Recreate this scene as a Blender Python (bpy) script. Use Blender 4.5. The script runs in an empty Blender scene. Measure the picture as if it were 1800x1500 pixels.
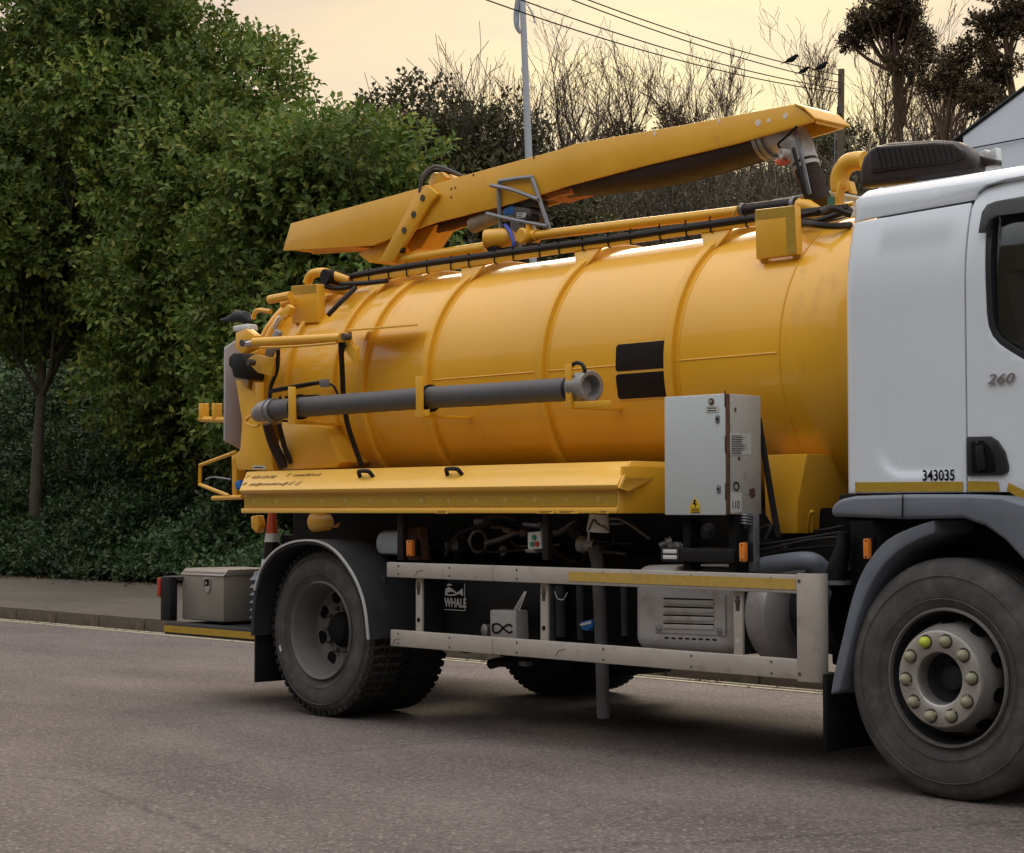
import bpy, bmesh, math, random
import numpy as np
from mathutils import Vector, Matrix
from mathutils.geometry import tessellate_polygon
rnd = random.Random(7)
rng = np.random.default_rng(7)
D2R = math.radians
scn = bpy.context.scene
COL = scn.collection

# ------------------------------------------------------------------ camera, world, sun, exposure
FPX = 3260.0
_a = math.acos(.6825); _p = math.atan(150 / FPX)
RGT = Vector((math.cos(_a), math.sin(_a), 0)); FLAT = Vector((-math.sin(_a), math.cos(_a), 0)); UPZ = Vector((0, 0, 1))
CAMP = Vector((9.07, -6.84, 1.24))
FWD = FLAT * math.cos(_p) + UPZ * math.sin(_p); UPC = -FLAT * math.sin(_p) + UPZ * math.cos(_p)
cd = bpy.data.cameras.new('camera'); cam = bpy.data.objects.new('camera', cd); COL.objects.link(cam)
cd.sensor_width = 36; cd.lens = 36 * FPX / 1800; cd.clip_end = 2000; cd.clip_start = .1
cam.matrix_world = Matrix(((RGT.x, UPC.x, -FWD.x, CAMP.x), (RGT.y, UPC.y, -FWD.y, CAMP.y), (RGT.z, UPC.z, -FWD.z, CAMP.z), (0, 0, 0, 1)))
scn.camera = cam
SUN_EL, SUN_AZ = D2R(20), math.atan2(2479, -2144)      # the glow sits low behind the hill to the right
SUND = Vector((math.cos(SUN_AZ) * math.cos(SUN_EL), math.sin(SUN_AZ) * math.cos(SUN_EL), math.sin(SUN_EL)))
w = bpy.data.worlds.new('World'); scn.world = w; w.use_nodes = True
nt = w.node_tree; nt.nodes.clear(); N = nt.nodes; L = nt.links
def nd(t, **k):
    n = N.new(t)
    for a, b in k.items(): setattr(n, a, b)
    return n
out = nd('ShaderNodeOutputWorld'); add = nd('ShaderNodeAddShader')
sky = nd('ShaderNodeTexSky', sky_type='NISHITA'); sky.sun_disc = False; sky.sun_elevation = SUN_EL
sky.sun_rotation = math.pi / 2 - SUN_AZ; sky.air_density = 1.2; sky.dust_density = 3
bg1 = nd('ShaderNodeBackground'); bg1.inputs[1].default_value = .003; L.new(sky.outputs[0], bg1.inputs[0])
tc = nd('ShaderNodeTexCoord'); dot = nd('ShaderNodeVectorMath', operation='DOT_PRODUCT'); dot.inputs[1].default_value = (math.cos(SUN_AZ) * math.cos(D2R(6)), math.sin(SUN_AZ) * math.cos(D2R(6)), math.sin(D2R(6)))
L.new(tc.outputs['Generated'], dot.inputs[0])
ramp = nd('ShaderNodeValToRGB'); L.new(dot.outputs['Value'], ramp.inputs[0])
e = ramp.color_ramp.elements
e[0].position = 0.0; e[0].color = (.60, .62, .65, 1); e[1].position = 1.0; e[1].color = (1.05, .90, .52, 1)
for ps, c in ((.45, (.60, .60, .60, 1)), (.85, (.68, .53, .44, 1)), (.955, (.84, .67, .49, 1)), (.974, (.90, .72, .49, 1)), (.986, (.97, .78, .48, 1)), (.993, (1.02, .86, .48, 1))):
    x = e.new(ps); x.color = c
mp = nd('ShaderNodeMapping'); mp.inputs['Scale'].default_value = (1.5, 1.5, 7); L.new(tc.outputs['Generated'], mp.inputs[0])
nz = nd('ShaderNodeTexNoise'); nz.inputs['Scale'].default_value = 3.4; nz.inputs['Detail'].default_value = 5; L.new(mp.outputs[0], nz.inputs[0])
mr = nd('ShaderNodeMapRange'); mr.inputs[1].default_value = .3; mr.inputs[2].default_value = .75; mr.inputs[3].default_value = .94; mr.inputs[4].default_value = 1.03
L.new(nz.outputs[0], mr.inputs[0])
sp = nd('ShaderNodeSeparateXYZ'); L.new(tc.outputs['Generated'], sp.inputs[0])          # overcast sky: brighter towards the zenith
zr_ = nd('ShaderNodeMapRange', interpolation_type='SMOOTHSTEP'); zr_.inputs[1].default_value = .30; zr_.inputs[2].default_value = 1.0; zr_.inputs[3].default_value = 1.0; zr_.inputs[4].default_value = 3.1
L.new(sp.outputs[2], zr_.inputs[0]); ml = nd('ShaderNodeMath', operation='MULTIPLY'); L.new(mr.outputs[0], ml.inputs[0]); L.new(zr_.outputs[0], ml.inputs[1])
mc_ = nd('ShaderNodeMix', data_type='RGBA'); n9 = nd('ShaderNodeTexNoise'); n9.inputs['Scale'].default_value = 5; n9.inputs['Detail'].default_value = 6; L.new(mp.outputs[0], n9.inputs[0])
r9 = nd('ShaderNodeMapRange'); r9.inputs[1].default_value = .42; r9.inputs[2].default_value = .70; r9.inputs[3].default_value = 0; r9.inputs[4].default_value = .65; L.new(n9.outputs[0], r9.inputs[0])
L.new(r9.outputs[0], mc_.inputs[0]); L.new(ramp.outputs[0], mc_.inputs[6]); mc_.inputs[7].default_value = (.70, .59, .52, 1)      # thin lilac-grey cloud
bg2 = nd('ShaderNodeBackground'); L.new(mc_.outputs[2], bg2.inputs[0]); L.new(ml.outputs[0], bg2.inputs[1])
L.new(bg1.outputs[0], add.inputs[0]); L.new(bg2.outputs[0], add.inputs[1]); L.new(add.outputs[0], out.inputs[0])
ld = bpy.data.lights.new('sun', 'SUN'); lo = bpy.data.objects.new('sun', ld); COL.objects.link(lo)
ld.energy = 1.1; ld.angle = D2R(24); ld.color = (1, .82, .58)
lo.rotation_euler = SUND.to_track_quat('Z', 'Y').to_euler(); lo.location = (0, 0, 30)
vs = scn.view_settings; vs.view_transform = 'Standard'; vs.look = 'None'; vs.exposure = .02; vs.gamma = 1; vs.use_curve_mapping = False
scn.cycles.max_bounces = 8; scn.cycles.diffuse_bounces = 3; scn.cycles.transparent_max_bounces = 12

def P(px, py, y):                       # where the sight line of a photo pixel meets the vertical plane y
    v = FWD * FPX + RGT * (px - 900) + UPC * (750 - py)
    return CAMP + v * ((y - CAMP.y) / v.y)
def PX(px, py, x):
    v = FWD * FPX + RGT * (px - 900) + UPC * (750 - py)
    return CAMP + v * ((x - CAMP.x) / v.x)

# ------------------------------------------------------------------ materials
def mat(name, col, rough=.5, metal=0., var=.12, vs=4., dirt=None, bump=0., bs=60., coat=0., rvar=.15, spec=.5, streak=False):
    m = bpy.data.materials.new(name); m.use_nodes = True
    t = m.node_tree; n = t.nodes; l = t.links; b = n['Principled BSDF']
    tc = n.new('ShaderNodeTexCoord'); src = tc.outputs['Object']
    nz = n.new('ShaderNodeTexNoise'); nz.inputs['Scale'].default_value = vs; nz.inputs['Detail'].default_value = 6; nz.inputs['Roughness'].default_value = .6
    l.new(src, nz.inputs[0])
    r = n.new('ShaderNodeMapRange'); r.inputs[1].default_value = .3; r.inputs[2].default_value = .7; r.inputs[3].default_value = 1 - var; r.inputs[4].default_value = 1 + var
    l.new(nz.outputs[0], r.inputs[0])
    mx = n.new('ShaderNodeVectorMath'); mx.operation = 'SCALE'; mx.inputs[0].default_value = col[:3]; l.new(r.outputs[0], mx.inputs['Scale'])
    cur = mx.outputs[0]
    rr = n.new('ShaderNodeMapRange'); rr.inputs[1].default_value = .3; rr.inputs[2].default_value = .7; rr.inputs[3].default_value = max(.02, rough - rvar * rough); rr.inputs[4].default_value = min(1, rough + rvar * rough)
    l.new(nz.outputs[0], rr.inputs[0]); rcur = rr.outputs[0]
    if dirt:                             # (colour, amount 0..1, scale)
        dc, am, ds = dirt
        n2 = n.new('ShaderNodeTexNoise'); n2.inputs['Scale'].default_value = ds; n2.inputs['Detail'].default_value = 8; n2.inputs['Roughness'].default_value = .65
        if streak:
            mpp = n.new('ShaderNodeMapping'); mpp.inputs['Scale'].default_value = (1, 1, .18); l.new(src, mpp.inputs[0]); l.new(mpp.outputs[0], n2.inputs[0])
        else: l.new(src, n2.inputs[0])
        r2 = n.new('ShaderNodeMapRange'); r2.inputs[1].default_value = .72 - am * .5; r2.inputs[2].default_value = .86 - am * .3; r2.inputs[3].default_value = 0; r2.inputs[4].default_value = .85
        l.new(n2.outputs[0], r2.inputs[0])
        mm = n.new('ShaderNodeMix'); mm.data_type = 'RGBA'; l.new(r2.outputs[0], mm.inputs[0]); l.new(cur, mm.inputs[6]); mm.inputs[7].default_value = (*dc, 1); cur = mm.outputs[2]
        m2 = n.new('ShaderNodeMix'); m2.data_type = 'FLOAT'; l.new(r2.outputs[0], m2.inputs[0]); l.new(rcur, m2.inputs[2]); m2.inputs[3].default_value = .8; rcur = m2.outputs[0]
    l.new(cur, b.inputs['Base Color']); l.new(rcur, b.inputs['Roughness'])
    b.inputs['Metallic'].default_value = metal; b.inputs['Coat Weight'].default_value = coat; b.inputs['Coat Roughness'].default_value = .05
    b.inputs['Specular IOR Level'].default_value = spec
    if bump:
        n3 = n.new('ShaderNodeTexNoise'); n3.inputs['Scale'].default_value = bs; n3.inputs['Detail'].default_value = 4; l.new(src, n3.inputs[0])
        bp = n.new('ShaderNodeBump'); bp.inputs['Strength'].default_value = bump; bp.inputs['Distance'].default_value = .01
        l.new(n3.outputs[0], bp.inputs['Height']); l.new(bp.outputs[0], b.inputs['Normal'])
    return m
M = {}
M['tank'] = mat('tank_paint', (.80, .405, .016), .36, var=.06, vs=1.2, dirt=((.50, .24, .03), .24, 3.6), coat=.5, bump=.05, bs=2.2, streak=True)
M['yellow'] = mat('yellow_paint', (.79, .41, .025), .38, var=.06, vs=3, dirt=((.42, .20, .035), .2, 7), coat=.25, bump=.04, bs=20)
M['lid'] = mat('locker_paint', (.83, .47, .065), .4, var=.05, vs=2, dirt=((.42, .25, .08), .22, 5), coat=.2)
M['retro'] = mat('reflective_tape', (.42, .26, .02), .45, var=.12, vs=40, dirt=((.25, .15, .03), .3, 12))
M['retro2'] = mat('dull_reflective_tape', (.50, .33, .07), .45, var=.1, vs=30, dirt=((.3, .22, .1), .3, 12))
M['white'] = mat('white_cab_paint', (.70, .755, .81), .28, var=.025, vs=1.5, coat=.4, rvar=.1, dirt=((.45, .42, .35), .12, 2.5), streak=True)
M['cabinet'] = mat('grey_cabinet_paint', (.52, .56, .57), .45, var=.03, vs=3, dirt=((.33, .32, .29), .12, 9))
M['cabinetside'] = mat('weathered_cabinet_side', (.42, .40, .36), .55, var=.08, vs=6, dirt=((.16, .10, .07), .28, 13))
M['rust'] = mat('rust', (.10, .045, .025), .85, var=.4, vs=30, bump=.3)
M['railp'] = mat('rail_aluminium', (.44, .40, .35), .5, metal=.15, var=.07, vs=5, dirt=((.26, .22, .18), .32, 9))
M['black'] = mat('black_plastic', (.011, .011, .012), .5, var=.3, vs=8, spec=.25)
M['dark'] = mat('chassis_black', (.007, .007, .007), .75, var=.4, vs=6, dirt=((.022, .019, .016), .3, 9), spec=.15)
M['panel'] = mat('black_panel', (.012, .008, .007), .5, var=.1, spec=.2)
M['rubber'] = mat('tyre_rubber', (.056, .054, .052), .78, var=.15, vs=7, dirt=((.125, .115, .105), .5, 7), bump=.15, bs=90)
M['shaded_tread'] = mat('shaded_tread_rubber', (.022, .021, .020), .8, var=.2, vs=9, dirt=((.05, .045, .04), .4, 9), spec=.2)  # darker copy of the tyre rubber: shade under the truck put into the colour
M['rub2'] = mat('hose_rubber', (.016, .013, .012), .5, var=.2, vs=20, spec=.3)
M['hose'] = mat('grey_hose', (.085, .083, .085), .6, var=.12, vs=25, dirt=((.14, .12, .10), .3, 20), bump=.15, bs=120)
M['brhose'] = mat('brown_black_hose', (.026, .013, .010), .6, var=.15, vs=15)
M['ally'] = mat('cast_aluminium', (.30, .29, .28), .5, metal=.6, var=.2, vs=20, bump=.2)
M['steel'] = mat('galvanised_steel', (.24, .25, .27), .45, metal=.55, var=.15, vs=15, dirt=((.12, .10, .08), .25, 14))
M['chrome'] = mat('chrome_rod', (.7, .7, .72), .15, metal=1)
M['fender'] = mat('grey_fender_plastic', (.14, .158, .19), .5, var=.12, vs=4, dirt=((.19, .18, .17), .3, 7), bump=.05)
M['rfender'] = mat('rear_fender_plastic', (.028, .029, .032), .6, var=.2, vs=5, dirt=((.065, .06, .055), .3, 7), spec=.3)
M['edge'] = mat('pale_edge_trim', (.45, .45, .44), .5)
M['rim'] = mat('painted_rim', (.165, .155, .145), .55, metal=.2, var=.15, vs=8, dirt=((.08, .07, .062), .38, 7), bump=.05)
M['rimr'] = mat('dusty_rear_rim', (.13, .12, .11), .7, var=.15, vs=6, dirt=((.06, .052, .045), .3, 6), bump=.08)
M['nut'] = mat('wheel_nut_cap', (.27, .26, .17), .5, var=.1)
M['nutg'] = mat('green_wheel_nut_cap', (.46, .54, .05), .45)
M['silver'] = mat('dusty_silver_casing', (.47, .46, .45), .4, metal=.3, var=.12, vs=5, dirt=((.24, .19, .16), .48, 5), bump=.05)
M['plastic'] = mat('pale_plastic_tank', (.40, .45, .50), .4, var=.08, vs=8)
M['box'] = mat('stainless_toolbox', (.30, .27, .235), .4, metal=.35, var=.06, vs=5, dirt=((.2, .17, .14), .25, 9))
M['orange'] = mat('amber_lens', (.75, .22, .03), .25, coat=.4, var=.1, vs=40)
M['red'] = mat('red_lens', (.45, .04, .02), .3)
M['blue'] = mat('blue_plastic', (.03, .16, .50), .4)
M['green'] = mat('green_button', (.02, .22, .12), .4)
M['wht'] = mat('white_plastic', (.62, .63, .62), .45, var=.06, vs=20)
M['ink'] = mat('dark_ink', (.006, .006, .006), .7, spec=.1)
M['inkb'] = mat('faded_brown_ink', (.20, .13, .05), .7)
M['paper'] = mat('label_paper', (.55, .55, .52), .6, var=.05, vs=30)
M['hazard'] = mat('hazard_yellow', (.70, .46, .02), .5)
M['corange'] = mat('cone_orange', (.60, .10, .03), .5, dirt=((.3, .1, .05), .3, 15))
M['acunit'] = mat('brown_black_plastic', (.028, .019, .018), .38, var=.15, vs=12)
M['grille'] = mat('roof_grille_mesh', (.012, .008, .008), .6)
M['frameblk'] = mat('window_rubber', (.015, .017, .02), .4)
M['silvertxt'] = mat('silver_badge', (.33, .31, .29), .3, metal=.7)
M['boardw'] = mat('pale_rear_board', (.46, .42, .44), .5, var=.05)
M['seat'] = mat('seat_fabric', (.20, .20, .19), .9, var=.2, vs=10)
M['bolt'] = mat('bolt_steel', (.09, .08, .07), .5, metal=.5)
g = bpy.data.materials.new('window_glass'); g.use_nodes = True; t = g.node_tree; t.nodes.clear()
o_ = t.nodes.new('ShaderNodeOutputMaterial'); a_ = t.nodes.new('ShaderNodeBsdfTransparent'); a_.inputs[0].default_value = (.75, .78, .77, 1)
b_ = t.nodes.new('ShaderNodeBsdfGlossy'); b_.inputs['Roughness'].default_value = .02; f_ = t.nodes.new('ShaderNodeFresnel'); f_.inputs[0].default_value = 1.55
x_ = t.nodes.new('ShaderNodeMixShader'); t.links.new(f_.outputs[0], x_.inputs[0]); t.links.new(a_.outputs[0], x_.inputs[1]); t.links.new(b_.outputs[0], x_.inputs[2]); t.links.new(x_.outputs[0], o_.inputs[0])
M['glass'] = g

# ------------------------------------------------------------------ mesh helpers
def link(name, me, m, parent=None):
    o = bpy.data.objects.new(name, me); COL.objects.link(o)
    if m is not None and not me.materials: me.materials.append(m)
    if parent is not None:
        o.parent = parent; o.matrix_parent_inverse = pinv(parent)
    return o
def pinv(p):
    L_ = Vector()
    q = p
    while q is not None:
        L_ += q.location + (q.matrix_parent_inverse.translation if q.parent else Vector()); q = q.parent
    return Matrix.Translation(-L_)
def tag(o, label=None, cat=None, group=None, kind=None):
    if label: o['label'] = label
    if cat: o['category'] = cat
    if group: o['group'] = group
    if kind: o['kind'] = kind
    return o
def empty(name, loc, label, cat, group=None):
    o = bpy.data.objects.new(name, None); COL.objects.link(o); o.location = loc; o.empty_display_size = .2
    return tag(o, label, cat, group)
class MB:
    def __init__(s): s.v = []; s.f = []
    def box(s, lo, hi):
        k = len(s.v)
        for z in (lo[2], hi[2]):
            s.v += [(lo[0], lo[1], z), (hi[0], lo[1], z), (hi[0], hi[1], z), (lo[0], hi[1], z)]
        s.f += [tuple(k + i for i in q) for q in ((3, 2, 1, 0), (4, 5, 6, 7), (0, 1, 5, 4), (1, 2, 6, 5), (2, 3, 7, 6), (3, 0, 4, 7))]
        return s
    def prism(s, pts, off):
        pts = [Vector(p) for p in pts]; off = Vector(off); n = len(pts); k = len(s.v)
        s.v += [tuple(p) for p in pts] + [tuple(p + off) for p in pts]
        s.f.append(tuple(k + i for i in range(n))); s.f.append(tuple(k + n + i for i in reversed(range(n))))
        for i in range(n):
            j = (i + 1) % n; s.f.append((k + j, k + i, k + n + i, k + n + j))
        return s
    def bar(s, p0, p1, w, h, up=(0, 0, 1)):       # rectangular bar, h along up
        p0 = Vector(p0); p1 = Vector(p1); d = (p1 - p0).normalized(); u = Vector(up); sd = d.cross(u).normalized(); u = sd.cross(d).normalized()
        return s.prism([p0 + sd * (w / 2) * i + u * (h / 2) * j for i, j in ((-1, -1), (1, -1), (1, 1), (-1, 1))], p1 - p0)
    def tube(s, path, r, n=10, cap=True):
        pts = [Vector(p) for p in path]; rs = r if isinstance(r, (list, tuple)) else [r] * len(pts)
        k = len(s.v); T = []
        for i in range(len(pts)):
            a = pts[max(0, i - 1)]; b = pts[min(len(pts) - 1, i + 1)]; T.append((b - a).normalized())
        ref = Vector((0, 0, 1)) if abs(T[0].z) < .9 else Vector((0, 1, 0))
        u = T[0].cross(ref).normalized()
        for i, p in enumerate(pts):
            u = (u - T[i] * u.dot(T[i])).normalized(); w_ = T[i].cross(u)
            for j in range(n):
                an = 2 * math.pi * j / n; s.v.append(tuple(p + (u * math.cos(an) + w_ * math.sin(an)) * rs[i]))
        for i in range(len(pts) - 1):
            for j in range(n):
                j2 = (j + 1) % n; s.f.append((k + i * n + j, k + i * n + j2, k + (i + 1) * n + j2, k + (i + 1) * n + j))
        if cap:
            s.f.append(tuple(k + j for j in reversed(range(n)))); e_ = k + (len(pts) - 1) * n; s.f.append(tuple(e_ + j for j in range(n)))
        return s
    def lathe(s, o, ax, prof, n=48, closed=False):   # prof: (distance along ax, radius)
        o = Vector(o); ax = Vector(ax).normalized(); ref = Vector((0, 0, 1)) if abs(ax.z) < .9 else Vector((1, 0, 0))
        u = ax.cross(ref).normalized(); v_ = ax.cross(u); k = len(s.v); m_ = len(prof)
        for (t_, r) in prof:
            for j in range(n):
                an = 2 * math.pi * j / n; s.v.append(tuple(o + ax * t_ + (u * math.cos(an) + v_ * math.sin(an)) * max(r, 1e-4)))
        for i in range(m_ if closed else m_ - 1):
            i2 = (i + 1) % m_
            for j in range(n):
                j2 = (j + 1) % n; s.f.append((k + i * n + j, k + i * n + j2, k + i2 * n + j2, k + i2 * n + j))
        return s
    def disc(s, o, ax, r, t, n=20): return s.lathe(o, ax, [(0, 0), (0, r), (t, r), (t, 0)], n)
    def build(s, name, m, parent=None, bevel=0, smooth=True, seg=2, ang=35):
        me = bpy.data.meshes.new(name); me.from_pydata(s.v, [], s.f); 
        b = bmesh.new(); b.from_mesh(me); bmesh.ops.recalc_face_normals(b, faces=b.faces)
        if bevel:
            es = [e_ for e_ in b.edges if len(e_.link_faces) == 2 and e_.calc_face_angle(0) > D2R(ang)]
            try: bmesh.ops.bevel(b, geom=es, offset=bevel, segments=seg, profile=.5, affect='EDGES', clamp_overlap=True)
            except Exception: pass
        b.to_mesh(me); b.free()
        if smooth:
            me.shade_smooth(); me.set_sharp_from_angle(angle=D2R(ang))
        return link(name, me, m, parent)
def spline(pts, n=8):
    pts = [Vector(p) for p in pts]; r = []
    for i in range(len(pts) - 1):
        a = pts[max(0, i - 1)]; b = pts[i]; c = pts[i + 1]; d = pts[min(len(pts) - 1, i + 2)]
        for j in range(n):
            t_ = j / n; r.append(.5 * ((2 * b) + (c - a) * t_ + (2 * a - 5 * b + 4 * c - d) * t_ ** 2 + (3 * b - a - 3 * c + d) * t_ ** 3))
    r.append(pts[-1]); return r
def plate(name, pxs, y, th, m, parent, bevel=.004, **k):
    return MB().prism([P(a, b, y) for a, b in pxs], (0, th, 0)).build(name, m, parent, bevel, **k)
def tubepx(name, pts, r, m, parent, n=10, sm=6):
    return MB().tube(spline([P(*q) for q in pts], sm), r, n).build(name, m, parent)
def text(name, s, size, m, parent, origin, xdir, up, th=.0015, shear=0., sx=1., align='LEFT', offset=0.):
    cu = bpy.data.curves.new(name, 'FONT'); cu.body = s; cu.size = size; cu.extrude = th; cu.shear = shear; cu.align_x = align; cu.offset = offset; cu.resolution_u = 3
    o = bpy.data.objects.new(name, cu); COL.objects.link(o)
    dg = bpy.context.evaluated_depsgraph_get(); dg.update(); me = bpy.data.meshes.new_from_object(o.evaluated_get(dg)); bpy.data.objects.remove(o)
    X = Vector(xdir).normalized(); U = Vector(up).normalized(); Z = X.cross(U)
    T = Matrix(((X.x * sx, U.x, Z.x, origin[0]), (X.y * sx, U.y, Z.y, origin[1]), (X.z * sx, U.z, Z.z, origin[2]), (0, 0, 0, 1)))
    me.transform(T); me.materials.clear()
    return link(name, me, m, parent)

# ================================================================== THE SETTING
def hill(x, y):
    t_ = max(0., min(1., (y - 8.5) / 19.)); s_ = t_ * t_ * (3 - 2 * t_)
    z = .21 + (8.2 - 1.3 * max(0., min(1., (x + 19.) / 6.))) * s_ + max(0, y - 27) * .015
    if y > 8: z += (math.sin(x * .31 + y * .2) * .25 + math.sin(x * .13 - y * .17 + 2) * .35) * min(1, (y - 8) / 6)
    return z
def sheet(name, x0, x1, y0, y1, z, m, nx=1, ny=1):
    v = []; f = []
    for j in range(ny + 1):
        for i in range(nx + 1):
            x = x0 + (x1 - x0) * i / nx; y = y0 + (y1 - y0) * j / ny; v.append((x, y, z(x, y) if callable(z) else z))
    for j in range(ny):
        for i in range(nx):
            k = j * (nx + 1) + i; f.append((k, k + 1, k + nx + 2, k + nx + 1))
    me = bpy.data.meshes.new(name); me.from_pydata(v, [], f); me.shade_smooth()
    return tag(link(name, me, m), kind='structure')
def asphalt(name, base, patch, stone, scale=150., bump=.6, var=.3):
    m = bpy.data.materials.new(name); m.use_nodes = True; t = m.node_tree; n = t.nodes; l = t.links; b = n['Principled BSDF']
    tc = n.new('ShaderNodeTexCoord')
    v = n.new('ShaderNodeTexVoronoi'); v.inputs['Scale'].default_value = scale; l.new(tc.outputs['Object'], v.inputs[0])
    nz = n.new('ShaderNodeTexNoise'); nz.inputs['Scale'].default_value = .8; nz.inputs['Detail'].default_value = 7; l.new(tc.outputs['Object'], nz.inputs[0])
    mp_ = n.new('ShaderNodeMapping'); mp_.inputs['Scale'].default_value = (.25, 1.2, 1); l.new(tc.outputs['Object'], mp_.inputs[0])
    n2 = n.new('ShaderNodeTexNoise'); n2.inputs['Scale'].default_value = 1.3; n2.inputs['Detail'].default_value = 4; l.new(mp_.outputs[0], n2.inputs[0])
    n4 = n.new('ShaderNodeTexNoise'); n4.inputs['Scale'].default_value = scale * .45; n4.inputs['Detail'].default_value = 3; l.new(tc.outputs['Object'], n4.inputs[0])
    c1 = n.new('ShaderNodeMix'); c1.data_type = 'RGBA'; c1.inputs[6].default_value = (*base, 1); c1.inputs[7].default_value = (*patch, 1)
    rr = n.new('ShaderNodeMapRange'); rr.inputs[1].default_value = .35; rr.inputs[2].default_value = .65; l.new(n2.outputs[0], rr.inputs[0]); l.new(rr.outputs[0], c1.inputs[0])
    hs = n.new('ShaderNodeSeparateColor'); l.new(v.outputs['Color'], hs.inputs[0])
    r2 = n.new('ShaderNodeMapRange'); r2.inputs[1].default_value = 0; r2.inputs[2].default_value = 1; r2.inputs[3].default_value = 1 - var; r2.inputs[4].default_value = 1 + var; l.new(hs.outputs[0], r2.inputs[0])
    r3 = n.new('ShaderNodeMapRange'); r3.inputs[1].default_value = .35; r3.inputs[2].default_value = .65; r3.inputs[3].default_value = .8; r3.inputs[4].default_value = 1.2; l.new(n4.outputs[0], r3.inputs[0])
    r4 = n.new('ShaderNodeMapRange'); r4.inputs[1].default_value = .3; r4.inputs[2].default_value = .7; r4.inputs[3].default_value = .88; r4.inputs[4].default_value = 1.12; l.new(nz.outputs[0], r4.inputs[0])
    k1 = n.new('ShaderNodeMath'); k1.operation = 'MULTIPLY'; l.new(r2.outputs[0], k1.inputs[0]); l.new(r3.outputs[0], k1.inputs[1])
    k2 = n.new('ShaderNodeMath'); k2.operation = 'MULTIPLY'; l.new(k1.outputs[0], k2.inputs[0]); l.new(r4.outputs[0], k2.inputs[1])
    sc_ = n.new('ShaderNodeVectorMath'); sc_.operation = 'SCALE'; l.new(c1.outputs[2], sc_.inputs[0]); l.new(k2.outputs[0], sc_.inputs['Scale'])
    gt = n.new('ShaderNodeMath'); gt.operation = 'GREATER_THAN'; gt.inputs[1].default_value = .93; l.new(hs.outputs[1], gt.inputs[0])
    c2 = n.new('ShaderNodeMix'); c2.data_type = 'RGBA'; l.new(gt.outputs[0], c2.inputs[0]); l.new(sc_.outputs[0], c2.inputs[6]); c2.inputs[7].default_value = (*stone, 1)
    l.new(c2.outputs[2], b.inputs['Base Color']); b.inputs['Roughness'].default_value = .72; b.inputs['Specular IOR Level'].default_value = .35
    bp = n.new('ShaderNodeBump'); bp.inputs['Strength'].default_value = bump; bp.inputs['Distance'].default_value = .006; ad = n.new('ShaderNodeMath'); ad.operation = 'ADD'
    n6 = n.new('ShaderNodeTexNoise'); n6.inputs['Scale'].default_value = .45; n6.inputs['Detail'].default_value = 9; n6.inputs['Roughness'].default_value = .7; l.new(tc.outputs['Object'], n6.inputs[0])
    r6 = n.new('ShaderNodeMapRange'); r6.inputs[1].default_value = .38; r6.inputs[2].default_value = .62; r6.inputs[3].default_value = .84; r6.inputs[4].default_value = 1.1; l.new(n6.outputs[0], r6.inputs[0])
    k3 = n.new('ShaderNodeMath'); k3.operation = 'MULTIPLY'; l.new(k2.outputs[0], k3.inputs[0]); l.new(r6.outputs[0], k3.inputs[1]); l.new(k3.outputs[0], sc_.inputs['Scale'])
    v7 = n.new('ShaderNodeTexVoronoi'); v7.feature = 'DISTANCE_TO_EDGE'; v7.inputs['Scale'].default_value = .16; n7 = n.new('ShaderNodeTexNoise'); n7.inputs['Scale'].default_value = 1.7; n7.inputs['Detail'].default_value = 8
    m7 = n.new('ShaderNodeMix'); m7.data_type = 'VECTOR'; m7.inputs[0].default_value = .12; l.new(tc.outputs['Object'], n7.inputs[0]); l.new(tc.outputs['Object'], m7.inputs[4]); l.new(n7.outputs['Color'], m7.inputs[5]); l.new(m7.outputs[1], v7.inputs[0])
    r7 = n.new('ShaderNodeMapRange'); r7.inputs[1].default_value = .0; r7.inputs[2].default_value = .004; r7.inputs[3].default_value = .68; r7.inputs[4].default_value = 1.; l.new(v7.outputs['Distance'], r7.inputs[0])
    k4 = n.new('ShaderNodeMath'); k4.operation = 'MULTIPLY'; l.new(k3.outputs[0], k4.inputs[0]); l.new(r7.outputs[0], k4.inputs[1]); l.new(k4.outputs[0], sc_.inputs['Scale'])
    l.new(v.outputs['Distance'], ad.inputs[0]); l.new(n4.outputs[0], ad.inputs[1]); l.new(ad.outputs[0], bp.inputs['Height']); l.new(bp.outputs[0], b.inputs['Normal'])
    return m
M['road'] = asphalt('road_asphalt', (.118, .094, .087), (.152, .126, .114), (.26, .23, .20), 80, .9, .3)
M['pave'] = asphalt('pavement_asphalt', (.080, .068, .048), (.105, .088, .066), (.16, .14, .12), 90, .5, .25)
M['kerb'] = mat('kerb_stone', (.125, .100, .072), .88, var=.35, vs=5, dirt=((.055, .05, .03), .55, 6), bump=.4, bs=60)
M['line'] = mat('worn_line_paint', (.42, .37, .25), .7, var=.15, vs=20, dirt=((.16, .14, .12), .4, 14))
M['soil'] = mat('hillside_soil', (.085, .07, .045), .95, var=.35, vs=1.5, dirt=((.05, .055, .025), .5, .9), bump=.8, bs=6)
sheet('ground', -400, 400, -400, 600, -.06, M['soil'])
sheet('road', -90, 90, -11, 3.62, 0., M['road'])
sheet('far_pavement', -90, 90, -14, -11.0, .12, M['pave'])
sheet('light_block_bank', -90, 90, -60, -14, lambda x, y: .12 + 14 * min(1, max(0, (-14 - y) / 10.)) ** .8 + .6 * math.sin(x * .2 + y * .3), M['soil'], 60, 30)  # unseen bank behind the camera, added to block low sky light
sheet('pavement', -90, 90, 3.74, 7.7, lambda x, y: .125 + (y - 3.74) * .022, M['pave'], 1, 2)
sheet('hillside', -90, 90, 7.6, 130, hill, M['soil'], 240, 160)
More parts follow.
